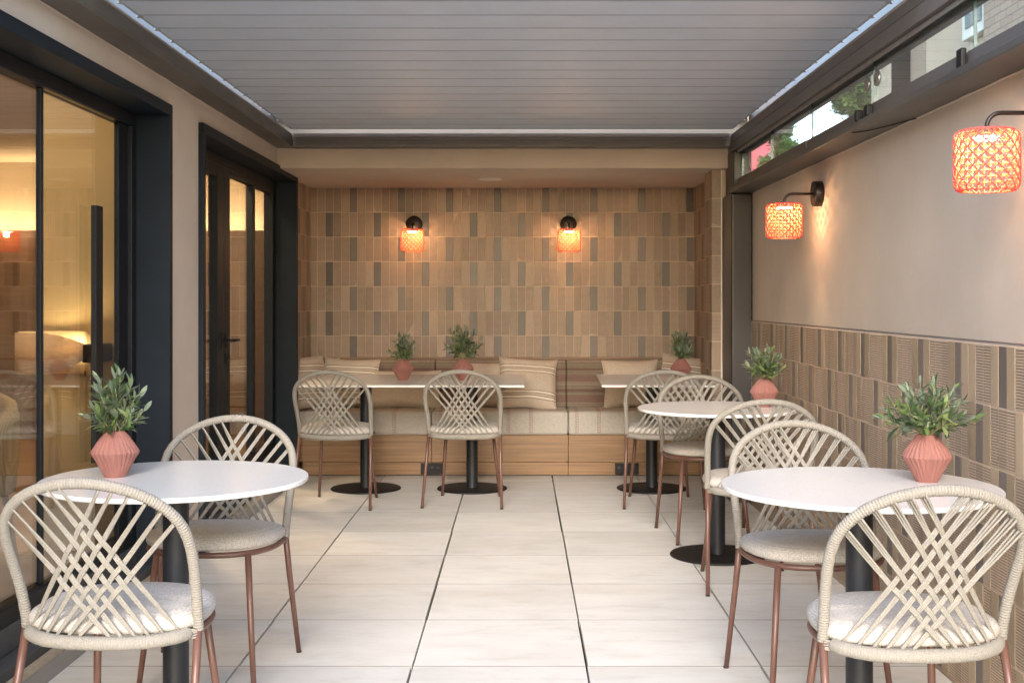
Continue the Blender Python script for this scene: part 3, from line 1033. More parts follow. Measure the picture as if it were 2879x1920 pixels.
# ------------------------------------------------------------------ bench
bn = empty('bench', (-0.13, 8.9, 0), 'long built in bench with bamboo front, striped linen seat and patterned backrest', 'bench')
segs = [(-1.602, -0.638), (-0.638, 0.348), (0.348, 1.332)]
def cushion(x0, x1, y0, y1, z0, z1, r, nx=20, bulge=0.006, mat=None, name='seat_cushion', parent=None, seed=0):
    """upholstered block with rounded edges and a soft crown"""
    b = MB()
    nu, nv = 26, 14
    cx, cy, cz = (x0 + x1) / 2, (y0 + y1) / 2, (z0 + z1) / 2
    hx, hy, hz = (x1 - x0) / 2, (y1 - y0) / 2, (z1 - z0) / 2
    def sgnpow(a, p):
        return math.copysign(abs(a) ** p, a)
    # subdivided rounded box: sample cube faces
    n = 14
    pts, idx, fs = [], {}, []
    def vert(a, b_, c):
        key = (a, b_, c)
        if key in idx:
            return idx[key]
        q = Vector((a * hx, b_ * hy, c * hz))
        cc = Vector((max(-hx + r, min(hx - r, q.x)), max(-hy + r, min(hy - r, q.y)), max(-hz + r, min(hz - r, q.z))))
        d = q - cc
        if d.length > 1e-9:
            q = cc + d.normalized() * r
        if c > 0.5:
            q.z += bulge * (1 - a * a) * (1 - b_ * b_)
        if b_ < -0.5:
            q.y -= bulge * (1 - a * a) * (1 - c * c)
        nz = mnoise.noise(Vector((q.x * 6 + seed, q.y * 6, q.z * 6)))
        q += Vector((0, -1, 0.6)) * nz * 0.0022
        idx[key] = len(pts)
        pts.append((cx + q.x, cy + q.y, cz + q.z))
        return idx[key]
    def axis(h):
        e = min(r / h, 0.45)
        inner = [-1 + 2 * e * 0 + 0]
        vals = [-1, -1 + e * 0.25, -1 + e * 0.55, -1 + e]
        m_ = 10
        vals += [(-1 + e) + (2 - 2 * e) * i / m_ for i in range(1, m_)]
        vals += [1 - e, 1 - e * 0.55, 1 - e * 0.25, 1]
        return [round(v, 5) for v in vals]
    ax, ay, az = axis(hx), axis(hy), axis(hz)
    def grid(A, B, f, flip):
        for i in range(len(A) - 1):
            for j in range(len(B) - 1):
                q = (f(A[i], B[j]), f(A[i + 1], B[j]), f(A[i + 1], B[j + 1]), f(A[i], B[j + 1]))
                fs.append(q[::-1] if flip else q)
    grid(ax, ay, lambda a, c: vert(a, c, 1), False)
    grid(ax, ay, lambda a, c: vert(a, c, -1), True)
    grid(ax, az, lambda a, c: vert(a, -1, c), False)
    grid(ax, az, lambda a, c: vert(a, 1, c), True)
    grid(ay, az, lambda a, c: vert(1, a, c), False)
    grid(ay, az, lambda a, c: vert(-1, a, c), True)
    b.add(pts, fs, 0, True)
    return b.build(name, mat, parent)
for i, (a, c) in enumerate(segs):
    b = MB(); b.box(a + 0.0015, c - 0.0015, 8.672, 9.0, 0.104, 0.297); b.build('front_panel', M['bamboo'], bn, bevel=0.0015)
    b = MB(); b.box(a + (0.03 if i == 0 else 0.0015), c - 0.0015, 8.694, 9.0, 0.006, 0.099); b.build('plinth', M['bamboo'], bn, bevel=0.0015)
    cushion(a + 0.001 - (0.012 if i == 0 else 0), c - 0.001, 8.645, 9.04, 0.298, 0.467, 0.022, mat=M['cushion'], parent=bn, seed=i * 5)
    cushion(a + 0.001, c - 0.001, 9.045, 9.135, 0.46, 0.817, 0.014, mat=M['backcloth'], name='backrest', parent=bn, seed=i * 7 + 2, bulge=0.008)
b = MB(); b.box(-1.60, 1.33, 9.1355, 9.184, 0.3, 0.832); b.box(-1.60, 1.33, 9.09, 9.1352, 0.8185, 0.832); b.build('top_rail', M['bamboo'], bn, bevel=0.0015)
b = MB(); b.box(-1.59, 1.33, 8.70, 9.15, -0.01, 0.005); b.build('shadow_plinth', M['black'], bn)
for (a, c, lab) in ((-0.716, -0.558, 'black socket plate in the bamboo plinth behind the left pair of tables'), (0.686, 0.856, 'black socket plate in the bamboo plinth behind the right square table')):
    so_ = empty('socket_plate', ((a + c) / 2, 8.68, 0.012), lab, 'socket', 'black floor level socket plates in the bench plinth')
    b = MB(); b.box(a, c, 8.673, 8.6935, 0.012, 0.092); b.build('plate', M['black'], so_, bevel=0.003)
    for q in range(3):
        cx = a + (c - a) * (0.2 + 0.3 * q)
        b = MB(); b.lathe([(0.0, 0.003), (0.015, 0.003), (0.0175, 0.0), (0.019, 0.003), (0.021, 0.0)], 20, close=False)
        b.v = [(cx + x, 8.673 - z, 0.053 + y_) for x, y_, z in b.v]
        b.build('socket_ring', M['column'], so_)

# ------------------------------------------------------------------ pillows
def pillow(name, w, h, t, loc, rot, mat, label, seed, lean=1.0):
    n = 26
    me_v, uv = [], []
    for side in (1, -1):
        for i in range(n + 1):
            for j in range(n + 1):
                u, v = i / n * 2 - 1, j / n * 2 - 1
                th = (max(0, 1 - u * u) * max(0, 1 - v * v)) ** 0.42 * t / 2
                pinch = 0.085
                x = u * w / 2 * (1 - pinch * (1 - v * v) * abs(u) ** 3)
                z = v * h / 2 * (1 - pinch * (1 - u * u) * abs(v) ** 3)
                p = Vector((x, 0, z))
                nz = mnoise.noise(Vector((x * 7 + seed, z * 9, seed * 1.3))) * 0.016 + mnoise.noise(Vector((x * 18 + seed, z * 22, seed * 2.1))) * 0.006
                ed = min(1, (1 - abs(u)) * 5) * min(1, (1 - abs(v)) * 5)
                rad = math.hypot(max(0, abs(u) - 0.55), max(0, abs(v) - 0.55))
                ang = math.atan2(abs(v) - 0.2, abs(u) - 0.2)
                wr = math.sin(ang * 22 + seed) * 0.004 * min(1, rad * 3) * ed
                y = -side * (th + (nz + wr) * ed * (1 if side == 1 else 0.3))
                z += mnoise.noise(Vector((x * 4 + seed * 3, 0, 0))) * 0.012 * abs(v)
                x += mnoise.noise(Vector((0, z * 5 + seed * 2, 3))) * 0.010 * abs(u)
                me_v.append((x, y, z + h / 2))
                uv.append((i / n, j / n, 0))
    fs = []
    S = (n + 1) * (n + 1)
    for side in range(2):
        for i in range(n):
            for j in range(n):
                a = side * S + i * (n + 1) + j
                q = (a, a + n + 1, a + n + 2, a + 1)
                fs.append(q if side == 0 else q[::-1])
    me = bpy.data.meshes.new(name)
    me.from_pydata(me_v, [], fs)
    at = me.attributes.new('puv', 'FLOAT_VECTOR', 'POINT')
    at.data.foreach_set('vector', [c for p in uv for c in p])
    me.materials.append(mat)
    me.polygons.foreach_set('use_smooth', [True] * len(fs))
    # seam cord round the rim
    o = bpy.data.objects.new(name, me)
    sc.collection.objects.link(o)
    o.location = loc
    o.rotation_euler = rot
    tag(o, label, 'pillow', 'scatter pillows on the bench')
    rim = []
    for i in range(n):
        rim.append(me_v[i * (n + 1)])
    for j in range(n):
        rim.append(me_v[n * (n + 1) + j])
    for i in range(n, 0, -1):
        rim.append(me_v[i * (n + 1) + n])
    for j in range(n, 0, -1):
        rim.append(me_v[j])
    b = MB()
    b.tube(rim, 0.0022, 5, closed=True)
    p = b.build('seam', M['linen'], o, world=False)
    return o
PZ = 0.466
pillow('pillow', 0.44, 0.40, 0.13, (-1.535, 8.80, PZ), (R(-10), R(3), R(62)), M['linen_s'], 'striped linen pillow leaning in the left corner of the bench', 1.0)
pillow('pillow', 0.34, 0.34, 0.10, (-1.46, 9.0, PZ + 0.02), (R(-14), R(-9), R(8)), M['linen'], 'plain pillow mostly hidden behind the left corner pillows', 2.2)
pillow('pillow', 0.42, 0.38, 0.13, (-1.27, 8.905, PZ), (R(-16), R(2), R(-3)), M['linen_s'], 'linen pillow with striped foot behind the leftmost chair', 3.1)
pillow('pillow', 0.56, 0.29, 0.14, (-0.86, 8.90, PZ), (R(-18), 0, R(2)), M['linen'], 'long low plain linen pillow behind the left vase', 4.3)
pillow('pillow', 0.40, 0.345, 0.12, (-0.235, 8.965, PZ), (R(-14), R(0), R(-2)), M['linen'], 'plain linen pillow tucked behind the big striped pillow', 5.6)
pillow('pillow', 0.44, 0.405, 0.14, (0.050, 8.83, PZ), (R(-24), R(4), R(3)), M['linen_s'], 'big striped linen pillow leaning free in the middle of the bench', 6.4)
pillow('pillow', 0.42, 0.37, 0.13, (0.83, 8.93, PZ), (R(-17), R(-1), R(2)), M['linen'], 'plain creased linen pillow behind the right square table', 7.7)
pillow('pillow', 0.40, 0.40, 0.12, (1.17, 8.90, PZ), (R(-13), R(5), R(-32)), M['linen_s'], 'striped linen pillow in the right corner of the bench', 8.9)

# ------------------------------------------------------------------ wall lamps
def make_lamp():
    """origin on the wall at the arm's height; the wall is behind (+y), the lamp projects to -y"""
    root = empty('wall_lamp', (0, 0, 0), '', 'wall lamp', 'woven coral wall lamps')
    b = MB(); b.lathe([(0.0, 0), (0.0605, 0), (0.0615, 0.002), (0.0615, 0.038), (0.0595, 0.040), (0.0, 0.040)], 40, close=False)
    b.v = [(x, -z, y_) for x, y_, z in b.v]
    pl = b.build('wall_plate', M['lampmetal'], root)
    b = MB(); b.lathe([(0.0, 0.0), (0.0022, 0.0), (0.0022, 0.0022), (0.0, 0.0022)], 10, close=False)
    b.v = [(x + 0.0615, -z - 0.02, y_) for x, y_, z in b.v]
    b.build('screw', M['handle'], pl)
    pts = [(0, -0.038, 0), (0, -0.10, 0)] + [(0, -0.142 - 0.038 * math.sin(a) , -0.038 + 0.038 * math.cos(a)) for a in [R(q) for q in range(0, 91, 15)]] + [(0, -0.18, -0.047)]
    b = MB(); b.tube(pts, 0.0062, 12); b.lathe([(0.0, 0), (0.013, 0), (0.013, 0.003), (0.0, 0.003)], 16, close=False)
    b.build('arm', M['lampmetal'], root)
    c = (0, -0.18)
    b = MB(); b.lathe([(0.0, 0.006), (0.011, 0.004), (0.016, 0.0), (0.060, 0.0), (0.0615, -0.002), (0.060, -0.004), (0.03, -0.005), (0.03, -0.022), (0.0, -0.022)], 32, (c[0], c[1], -0.044), close=False)
    b.build('cap', M['lampmetal'], root)
    b = MB(); b.lathe([(0.036, 0.0), (0.036, -0.007), (0.0, -0.008)], 28, (c[0], c[1], -0.0665), close=False)
    b.build('led_disc', M['led'], root)
    ztop, hh, rad = -0.047, 0.168, 0.085
    def sh(t):   # t 0 top..1 bottom -> (r, z)
        z = ztop - hh * t
        e = 0.13
        if t < e:
            q = (e - t) / e
            r = rad - 0.022 * (1 - math.sqrt(max(0, 1 - q * q)))
        elif t > 1 - e:
            q = (t - 1 + e) / e
            r = rad - 0.020 * (1 - math.sqrt(max(0, 1 - q * q)))
        else:
            r = rad
        return r, z
    n = 16
    rows = 10
    b = MB()
    for s in (1, -1):
        for k in range(n):
            pts = []
            for q in range(29):
                t = q / 28
                a = 2 * PI * k / n + s * t * rows * PI / n
                r, z = sh(t)
                r += 0.0012 * s
                pts.append((c[0] + r * math.cos(a), c[1] + r * math.sin(a), z))
            b.tube(pts, 0.0022, 5)
    for t in (0.0, 0.018, 0.985):
        r, z = sh(t)
        b.tube([(c[0] + (r + 0.001) * math.cos(2 * PI * j / 40), c[1] + (r + 0.001) * math.sin(2 * PI * j / 40), z) for j in range(40)], 0.0020, 5, closed=True)
    b.build('coral_lattice', M['coral'], root)
    b = MB()
    for k in range(2 * n):
        a = PI * (k + 0.5) / n
        pts = []
        for q in range(17):
            r, z = sh(q / 16)
            pts.append((c[0] + (r - 0.003) * math.cos(a), c[1] + (r - 0.003) * math.sin(a), z))
        b.tube(pts, 0.0017, 4)
    for q in range(rows - 1):
        r, z = sh((q + 1.0) / rows)
        b.tube([(c[0] + (r - 0.0045) * math.cos(2 * PI * j / 36), c[1] + (r - 0.0045) * math.sin(2 * PI * j / 36), z) for j in range(36)], 0.0016, 4, closed=True)
    b.build('cane_weave', M['cane'], root)
    return root
LAMPW = 1.7
def lamp_light(loc):
    d = bpy.data.lights.new('lamp_light', 'POINT')
    d.energy = LAMPW
    d.color = (1.0, 0.62, 0.32)
    d.shadow_soft_size = 0.014
    o = bpy.data.objects.new('lamp_light', d)
    sc.collection.objects.link(o)
    return o
lamp0 = make_lamp()
lspots = [((-0.806, 9.186, 1.846), 0, 'coral wall lamp on the tiles, left one above the bench'),
          ((0.368, 9.186, 1.846), 0, 'coral wall lamp on the tiles, right one above the bench'),
          ((1.46, 5.83, 1.783), R(-90), 'coral wall lamp fully in view on the right plaster wall'),
          ((1.46, 3.30, 1.783), R(-90), 'large nearest coral wall lamp cut by the right edge')]
_l = lamp_light(None)
_l.parent = lamp0
_l.location = (0, -0.18, -0.092)
for i, (loc, rz, lab) in enumerate(lspots):
    o = lamp0 if i == 0 else copy_tree(lamp0)
    o.location = loc
    o.rotation_euler = (0, 0, rz)
    o['label'] = lab

# ------------------------------------------------------------------ tables
def make_table(kind):
    root = empty('round_table' if kind == 'round' else 'square_table', (0, 0, 0), '', 'table')
    zt = 0.735
    b = MB()
    if kind == 'round':
        R_ = 0.394
        b.lathe([(0.0, zt - 0.014), (R_ - 0.003, zt - 0.014), (R_, zt - 0.011), (R_, zt - 0.002), (R_ - 0.002, zt), (0.0, zt)], 96, close=False, smooth=False)
        b.build('tabletop', M['terrazzo'], root)
    else:
        b.box(-0.355, 0.355, -0.55, 0.55, zt - 0.014, zt)
        o = b.build('tabletop', M['terrazzo'], root, bevel=0.003)
    b = MB(); b.lathe([(0.0385, 0.0125), (0.0385, zt - 0.02)], 40, close=False); b.build('column', M['column'], root)
    b = MB()
    b.lathe([(0.0, 0.0), (0.229, 0.0), (0.234, 0.002), (0.235, 0.006), (0.232, 0.010), (0.226, 0.012), (0.0, 0.012)], 72, close=False)
    b.build('base_disc', M['black'], root)
    b = MB(); b.box(-0.14, 0.14, -0.14, 0.14, zt - 0.0195, zt - 0.0145); b.build('top_plate', M['black'], root)
    return root
rt = make_table('round')
for i, (loc, lab) in enumerate([((-1.038, 3.63, 0), 'round white terrazzo table on the left by the large window'),
                                ((0.981, 3.48, 0), 'round white terrazzo table nearest on the right'),
                                ((0.981, 5.98, 0), 'smaller looking round white table further back on the right')]):
    o = rt if i == 0 else copy_tree(rt)
    o.location = loc
    o['label'] = lab
    o['group'] = 'round terrazzo tables'
sq = make_table('square')
for i, (loc, rz, lab) in enumerate([((-1.036, 8.09, 0), 0.4, 'rectangular white table at the left end of the bench, touching its neighbour'),
                                    ((-0.322, 8.09, 0), -0.5, 'rectangular white table in front of the bench with the middle chair'),
                                    ((0.885, 8.09, 0), -1.8, 'rectangular white table at the right end of the bench')]):
    o = sq if i == 0 else copy_tree(sq)
    o.location = loc
    o.rotation_euler = (0, 0, R(rz))
    o['label'] = lab
    o['group'] = 'rectangular tables along the bench'

# ------------------------------------------------------------------ rope chair
def make_chair():
    root = empty('rope_chair', (0, 0, 0), '', 'chair', 'rope back chairs around the tables')
    half = [(0.2225, -0.100, 0.440), (0.2235, -0.108, 0.480), (0.2265, -0.128, 0.545), (0.231, -0.158, 0.615), (0.2315, -0.190, 0.675), (0.219, -0.222, 0.730),
            (0.184, -0.251, 0.776), (0.130, -0.276, 0.810), (0.068, -0.293, 0.830), (0.0, -0.299, 0.837)]
    full = [(-x, y, z) for x, y, z in half] + [p for p in half[-2::-1]]
    dense = spline(full, 300)
    pts, L = arclen(dense, 1150)
    rr = []
    for i in range(len(pts)):
        s = L * i / (len(pts) - 1)
        rr.append(0.0118 + 0.0025 * abs(math.sin(PI * s / 0.0074)) ** 0.6 + 0.0007 * mnoise.noise(Vector((s * 60, 0, 0))))
    b = MB(); b.tube(pts, rr, 10, smooth=True); b.build('wrapped_hoop', M['rope'], root, world=False)
    # rear rail
    rail = [(-0.205, -0.112, 0.437), (-0.185, -0.152, 0.436), (-0.135, -0.189, 0.434), (-0.07, -0.207, 0.433), (0, -0.212, 0.433), (0.07, -0.207, 0.433), (0.135, -0.189, 0.434), (0.185, -0.152, 0.436), (0.205, -0.112, 0.437)]
    rd = spline(rail, 120)
    rp_, L2 = arclen(rd, 420)
    rr = []
    for i in range(len(rp_)):
        s = L2 * i / (len(rp_) - 1)
        e = min(i, len(rp_) - 1 - i)
        rr.append((0.0162 + 0.0014 * abs(math.sin(PI * s / 0.0058)) ** 0.7 + 0.0009 * mnoise.noise(Vector((s * 40, 2, 0)))) * min(1, 0.55 + 0.04 * e))
    b = MB(); b.tube(rp_, rr, 12); b.build('wrapped_rail', M['rope'], root, world=False)
    # seat frame: U in front
    fr = []
    for q in range(0, 41):
        a = PI * (1 - q / 40)     # from left to right through the front
        cx, sy = math.cos(a), math.sin(a)
        x = 0.222 * math.copysign(abs(cx) ** 0.80, cx)
        y_ = -0.095 + 0.285 * abs(sy) ** 0.72
        fr.append((x, y_, 0.438))
    b = MB(); b.tube([(-0.218, -0.115, 0.438)] + fr + [(0.218, -0.115, 0.438)], 0.0095, 10)
    b.build('seat_frame', M['copper'], root, world=False)
    # seat pad
    b = MB()
    out = []
    nn = 72
    for q in range(nn):
        a = 2 * PI * q / nn
        cx, sy = math.cos(a), math.sin(a)
        x = math.copysign(abs(cx) ** 0.80, cx) * 0.228
        y_ = math.copysign(abs(sy) ** 0.80, sy)
        y_ = -0.045 + (y_ * 0.243 if y_ > 0 else y_ * 0.150)
        out.append((x, y_))
    levels = [(0.90, 0.446), (0.965, 0.449), (0.995, 0.456), (1.0, 0.465), (0.99, 0.474), (0.96, 0.4825), (0.90, 0.489), (0.80, 0.494), (0.6, 0.4975), (0.35, 0.499), (0.12, 0.4995)]
    vs, fs = [], []
    for (s, z) in levels:
        for (x, y_) in out:
            vs.append((x * s, (y_ + 0.02) * s - 0.02, z + 0.004 * (y_ > 0) * s))
    for i in range(len(levels) - 1):
        for j in range(nn):
            j2 = (j + 1) % nn
            fs.append((i * nn + j, i * nn + j2, (i + 1) * nn + j2, (i + 1) * nn + j))
    fs.append(tuple((len(levels) - 1) * nn + j for j in range(nn)))
    fs.append(tuple(range(nn - 1, -1, -1)))
    b.add(vs, fs, 0, True)
    b.build('seat_pad', M['seat'], root, world=False)
    # legs
    for s in (-1, 1):
        b = MB(); b.tube([(s * 0.2225, -0.100, 0.452), (s * 0.2275, -0.139, 0.32), (s * 0.244, -0.235, 0.004)], [0.0110, 0.0105, 0.0088], 12)
        lg = b.build('leg', M['copper'], root, world=False)
        b = MB(); b.tube([(s * 0.2441, -0.2355, 0.006), (s * 0.2443, -0.2362, 0.0)], 0.0095, 10); b.build('foot_cap', M['black'], lg, world=False)
    for s in (-1, 1):
        b = MB(); b.tube([(s * 0.150, 0.160, 0.436), (s * 0.168, 0.198, 0.22), (s * 0.187, 0.238, 0.004)], [0.0110, 0.0105, 0.0088], 12)
        lg = b.build('leg', M['copper'], root, world=False)
        b = MB(); b.tube([(s * 0.1871, 0.2384, 0.006), (s * 0.1874, 0.239, 0.0)], 0.0095, 10); b.build('foot_cap', M['black'], lg, world=False)
    # lattice of rope bands
    topx = [0.2155, 0.190, 0.157, 0.122, 0.085, 0.050]
    botu = [0.20, 0.34, 0.49, 0.64, 0.79, 0.92]
    mid = len(dense) // 2
    def on_hoop(x):     # x signed; upper part of the hoop
        best = None
        for p in dense:
            if p.z > 0.69:
                d = abs(p.x - x)
                if best is None or d < best[0]:
                    best = (d, p)
        return best[1].copy()
    def on_rail(x):
        return min(rd, key=lambda p: abs(p.x - x)).copy()
    bands = []
    for s in (1, -1):
        for i in range(6):
            T = on_hoop(-s * topx[i])
            B = on_rail(s * botu[i] * 0.205)
            T += (Vector((0, -0.30, 0.62)) - T).normalized() * 0.010
            B += Vector((0, 0.002, 0.013))
            bands.append((s, i, T, B))
    def cross(a, c):
        # crossing parameters in the x-z plane
        (p, r_), (q, s_) = ((a[2], a[3] - a[2]), (c[2], c[3] - c[2]))
        den = r_.x * s_.z - r_.z * s_.x
        if abs(den) < 1e-9:
            return None
        d = q - p
        t = (d.x * s_.z - d.z * s_.x) / den
        u = (d.x * r_.z - d.z * r_.x) / den
        return (t, u) if 0 < t < 1 and 0 < u < 1 else None
    for bd in bands:
        s, i, T, B = bd
        cr = []
        for ot in bands:
            if ot[0] == s:
                continue
            c = cross(bd, ot)
            if c:
                sg = 1 if (i + ot[1]) % 2 == 0 else -1
                sg *= s
                # the two bands' planes differ: meet half way
                pm = T.lerp(B, c[0])
                po = ot[2].lerp(ot[3], c[1])
                cr.append((c[0], sg * 0.0027, (po - pm) * 0.5))
        cr.sort(key=lambda q: q[0])
        keys = [(0.0, 0.0, Vector())] + cr + [(1.0, 0.0, Vector())]
        nrm = (B - T).normalized().cross(Vector((s, 0, 0.0)) - (B - T).normalized() * 0).normalized()
        nrm = Vector((0, -0.97, 0.24))
        lat = (B - T).normalized().cross(nrm).normalized()
        t0 = cr[0][0] if cr else 0.3
        t1 = cr[-1][0] if cr else 0.7
        b = MB()
        for k in (-1, 0, 1):
            pp = []
            for q in range(37):
                t = q / 36
                j = 0
                while j < len(keys) - 2 and keys[j + 1][0] < t:
                    j += 1
                ka, kb = keys[j], keys[j + 1]
                w = (t - ka[0]) / max(1e-6, kb[0] - ka[0])
                w = min(1, max(0, w))
                sm = w * w * (3 - 2 * w)
                off = ka[1] * (1 - sm) + kb[1] * sm
                ctr = ka[2].lerp(kb[2], sm)
                wt = min(1.0, t / max(0.05, t0 * 0.9))
                wb = min(1.0, (1 - t) / max(0.05, (1 - t1) * 0.9))
                wd_ = 0.0010 + 0.0030 * min(wt, wb) ** 0.8
                p = T.lerp(B, t) + ctr + nrm * off + lat * k * wd_
                # cords part over the front and back of the hoop
                op = max(0, 1 - t / max(0.05, t0 * 0.85))
                p += Vector((0, 0.011 * k * op, 0)) + lat * k * 0.003 * op
                pp.append(p)
            b.tube(pp, 0.0031, 6)
        b.build('rope_band', M['rope'], root, world=False)
    # lashing where rail meets hoop
    for s in (-1, 1):
        b = MB()
        for q in range(5):
            c = Vector((s * 0.212, -0.108, 0.428 + q * 0.004))
            b.tube([c + Vector((0.014 * math.cos(a), 0.014 * math.sin(a), 0.003 * math.sin(a + q))) for a in [2 * PI * j / 14 for j in range(14)]], 0.0026, 5, closed=True)
        b.build('lashing', M['rope'], root, world=False)
    return root
ch = make_chair()
CH = [(-1.026, 3.15, -4, 'rope chair nearest on the left with its back to the camera'),
      (-1.043, 4.11, 180, 'rope chair facing the camera across the left round table'),
      (-1.128, 7.51, -4.7, 'rope chair at the left end of the bench tables'),
      (-0.336, 7.555, -4.5, 'rope chair in the middle of the bench tables'),
      (0.886, 7.53, -2.5, 'rope chair at the right rectangular table by the bench'),
      (1.003, 6.47, 180, 'rope chair facing the camera behind the further round table on the right'),
      (1.046, 5.405, 1, 'rope chair with its back turned before the further right round table'),
      (0.957, 3.925, 180, 'rope chair facing the camera across the nearest right round table'),
      (0.955, 3.045, 3, 'rope chair nearest on the right with its back to the camera')]
for i, (x, y, a, lab) in enumerate(CH):
    o = ch if i == 0 else copy_tree(ch)
    o.location = (x, y, 0)
    o.rotation_euler = (0, 0, R(a))
    o['label'] = lab

# ------------------------------------------------------------------ vases and olive sprigs
def make_vase():
    b = MB()
    n = 96
    pl = 28
    prof = [(0.030, 0.0), (0.0315, 0.003), (0.0425, 0.024), (0.0545, 0.047), (0.0670, 0.068), (0.0700, 0.075), (0.0665, 0.083), (0.0540, 0.102), (0.040, 0.122), (0.0270, 0.139), (0.0245, 0.1395), (0.0240, 0.135), (0.0255, 0.12)]
    vs = []
    for k, (r, z) in enumerate(prof):
        for j in range(n):
            a = 2 * PI * j / n
            tw = a + 0.25 * (z / 0.14)
            ph = (tw * pl / (2 * PI)) % 1.0
            tri = abs(ph - 0.5) * 2
            amp = 0.0042 * min(1, max(0.25, (r - 0.022) / 0.03)) if k < 10 else 0.0005
            rr = r + amp * (tri - 0.5)
            vs.append((rr * math.cos(a), rr * math.sin(a), z))
    fs = []
    for i in range(len(prof) - 1):
        for j in range(n):
            j2 = (j + 1) % n
            fs.append((i * n + j, i * n + j2, (i + 1) * n + j2, (i + 1) * n + j))
    fs.append(tuple(range(n - 1, -1, -1)))
    b.add(vs, fs)
    o = b.build('vase', M['vase'])
    return tag(o, '', 'vase', 'pleated terracotta pink vases')
def sprig(loc, seed, height, spread, nst, lab, olives=3, leafs=1.0):
    nst = int(nst * 1.35)
    rn = random.Random(seed)
    root = empty('olive_sprig', (loc[0], loc[1], loc[2] + 0.132), lab, 'plant', 'olive twigs in the vases')
    lv, stm, ol = MB(), MB(), MB()
    tips = []
    for s in range(nst):
        az = 2 * PI * (s + rn.uniform(-0.35, 0.35)) / nst * 1.618 * 2
        out = spread * (0.15 + 0.85 * (s / nst) ** 0.6) * rn.uniform(0.85, 1.15)
        hh = height * (1.0 - 0.45 * (out / spread) ** 1.5) * rn.uniform(0.82, 1.05)
        if s >= nst * 0.72:
            hh *= 0.62
        dx, dy = math.cos(az), math.sin(az)
        P0 = Vector((dx * 0.010, dy * 0.010, -0.055))
        P1 = Vector((dx * 0.018, dy * 0.018, 0.004))
        P2 = Vector((dx * out * 0.45 + rn.uniform(-.008, .008), dy * out * 0.45 + rn.uniform(-.008, .008), hh * 0.48))
        P3 = Vector((dx * out * 0.9, dy * out * 0.9, hh))
        pts = spline([P0, P1, P2, P3], 16)
        stm.tube(pts, [0.0018 - 0.0010 * q / 15 for q in range(16)], 5)
        tips.append(P3)
        pa, Ln = arclen(pts, 40)
        k = 0
        q = 17 if hh > 0.06 else 15
        tw = rn.uniform(0, PI)
        step = 3
        while q < 40:
            p = pa[q]
            t = (pa[min(39, q + 1)] - pa[q - 1]).normalized()
            u = t.orthogonal().normalized()
            w = t.cross(u)
            tw += PI / 2 + rn.uniform(-0.35, 0.35)
            for sd in ((0, PI) if q < 38 else (0, PI, 0.5 * PI)):
                if rn.random() > 0.94 * leafs and q < 38:
                    continue
                a = tw + sd + rn.uniform(-0.3, 0.3)
                side = u * math.cos(a) + w * math.sin(a)
                op = rn.uniform(0.5, 1.15) if q < 38 else rn.uniform(0.15, 0.55)
                d = (t * math.cos(op) + side * math.sin(op)).normalized()
                Ll = rn.uniform(0.030, 0.058) * (1.08 if q < 30 else 0.85)
                wl = Ll * rn.uniform(0.115, 0.165)
                # leaf surface faces up the stem
                nrm = (t - d * t.dot(d))
                nrm = (nrm.normalized() if nrm.length > 1e-4 else side) + Vector((rn.uniform(-.5, .5), rn.uniform(-.5, .5), rn.uniform(-.2, .5)))
                nrm = (nrm - d * nrm.dot(d)).normalized()
                sd_ = d.cross(nrm).normalized()
                curl = rn.uniform(-0.25, 0.12) * Ll
                vs = []
                prm = [(0.0, 0.10), (0.22, 0.78), (0.48, 1.0), (0.74, 0.80), (1.0, 0.06)]
                for (tt, ww) in prm:
                    cpt = p + d * (Ll * tt + 0.002) + nrm * (curl * tt * tt)
                    vs += [cpt - sd_ * wl * ww + nrm * wl * 0.28 * ww, cpt, cpt + sd_ * wl * ww + nrm * wl * 0.28 * ww]
                fs = []
                for m_ in range(4):
                    fs += [(3 * m_, 3 * m_ + 1, 3 * m_ + 4, 3 * m_ + 3), (3 * m_ + 1, 3 * m_ + 2, 3 * m_ + 5, 3 * m_ + 4)]
                lv.add(vs, fs, 0, True)
            q += step
    lv.build('leaves', M['leaf'], root, world=False)
    stm.build('stems', M['twig'], root, world=False)
    for k in range(olives):
        a = rn.uniform(0, 2 * PI)
        rr = spread * rn.uniform(0.35, 0.65)
        c = (rr * math.cos(a), -abs(rr * math.sin(a)) * 0.8 - 0.005, height * rn.uniform(0.05, 0.45))
        o_ = MB()
        o_.lathe([(0.0001, -0.0085)] + [(0.0066 * math.sin(q), -0.0085 * math.cos(q)) for q in [PI * j / 8 for j in range(1, 8)]] + [(0.0001, 0.0085)], 14, c, close=False)
        o_.tube([(c[0], c[1], c[2] + 0.008), (c[0] * 0.7, c[1] * 0.7, c[2] + 0.022), (c[0] * 0.4, c[1] * 0.4, c[2] + 0.02)], 0.0006, 4, m=1)
        o_.build('olive', [M['olive'], M['twig']], root, world=False)
    return root
vs0 = make_vase()
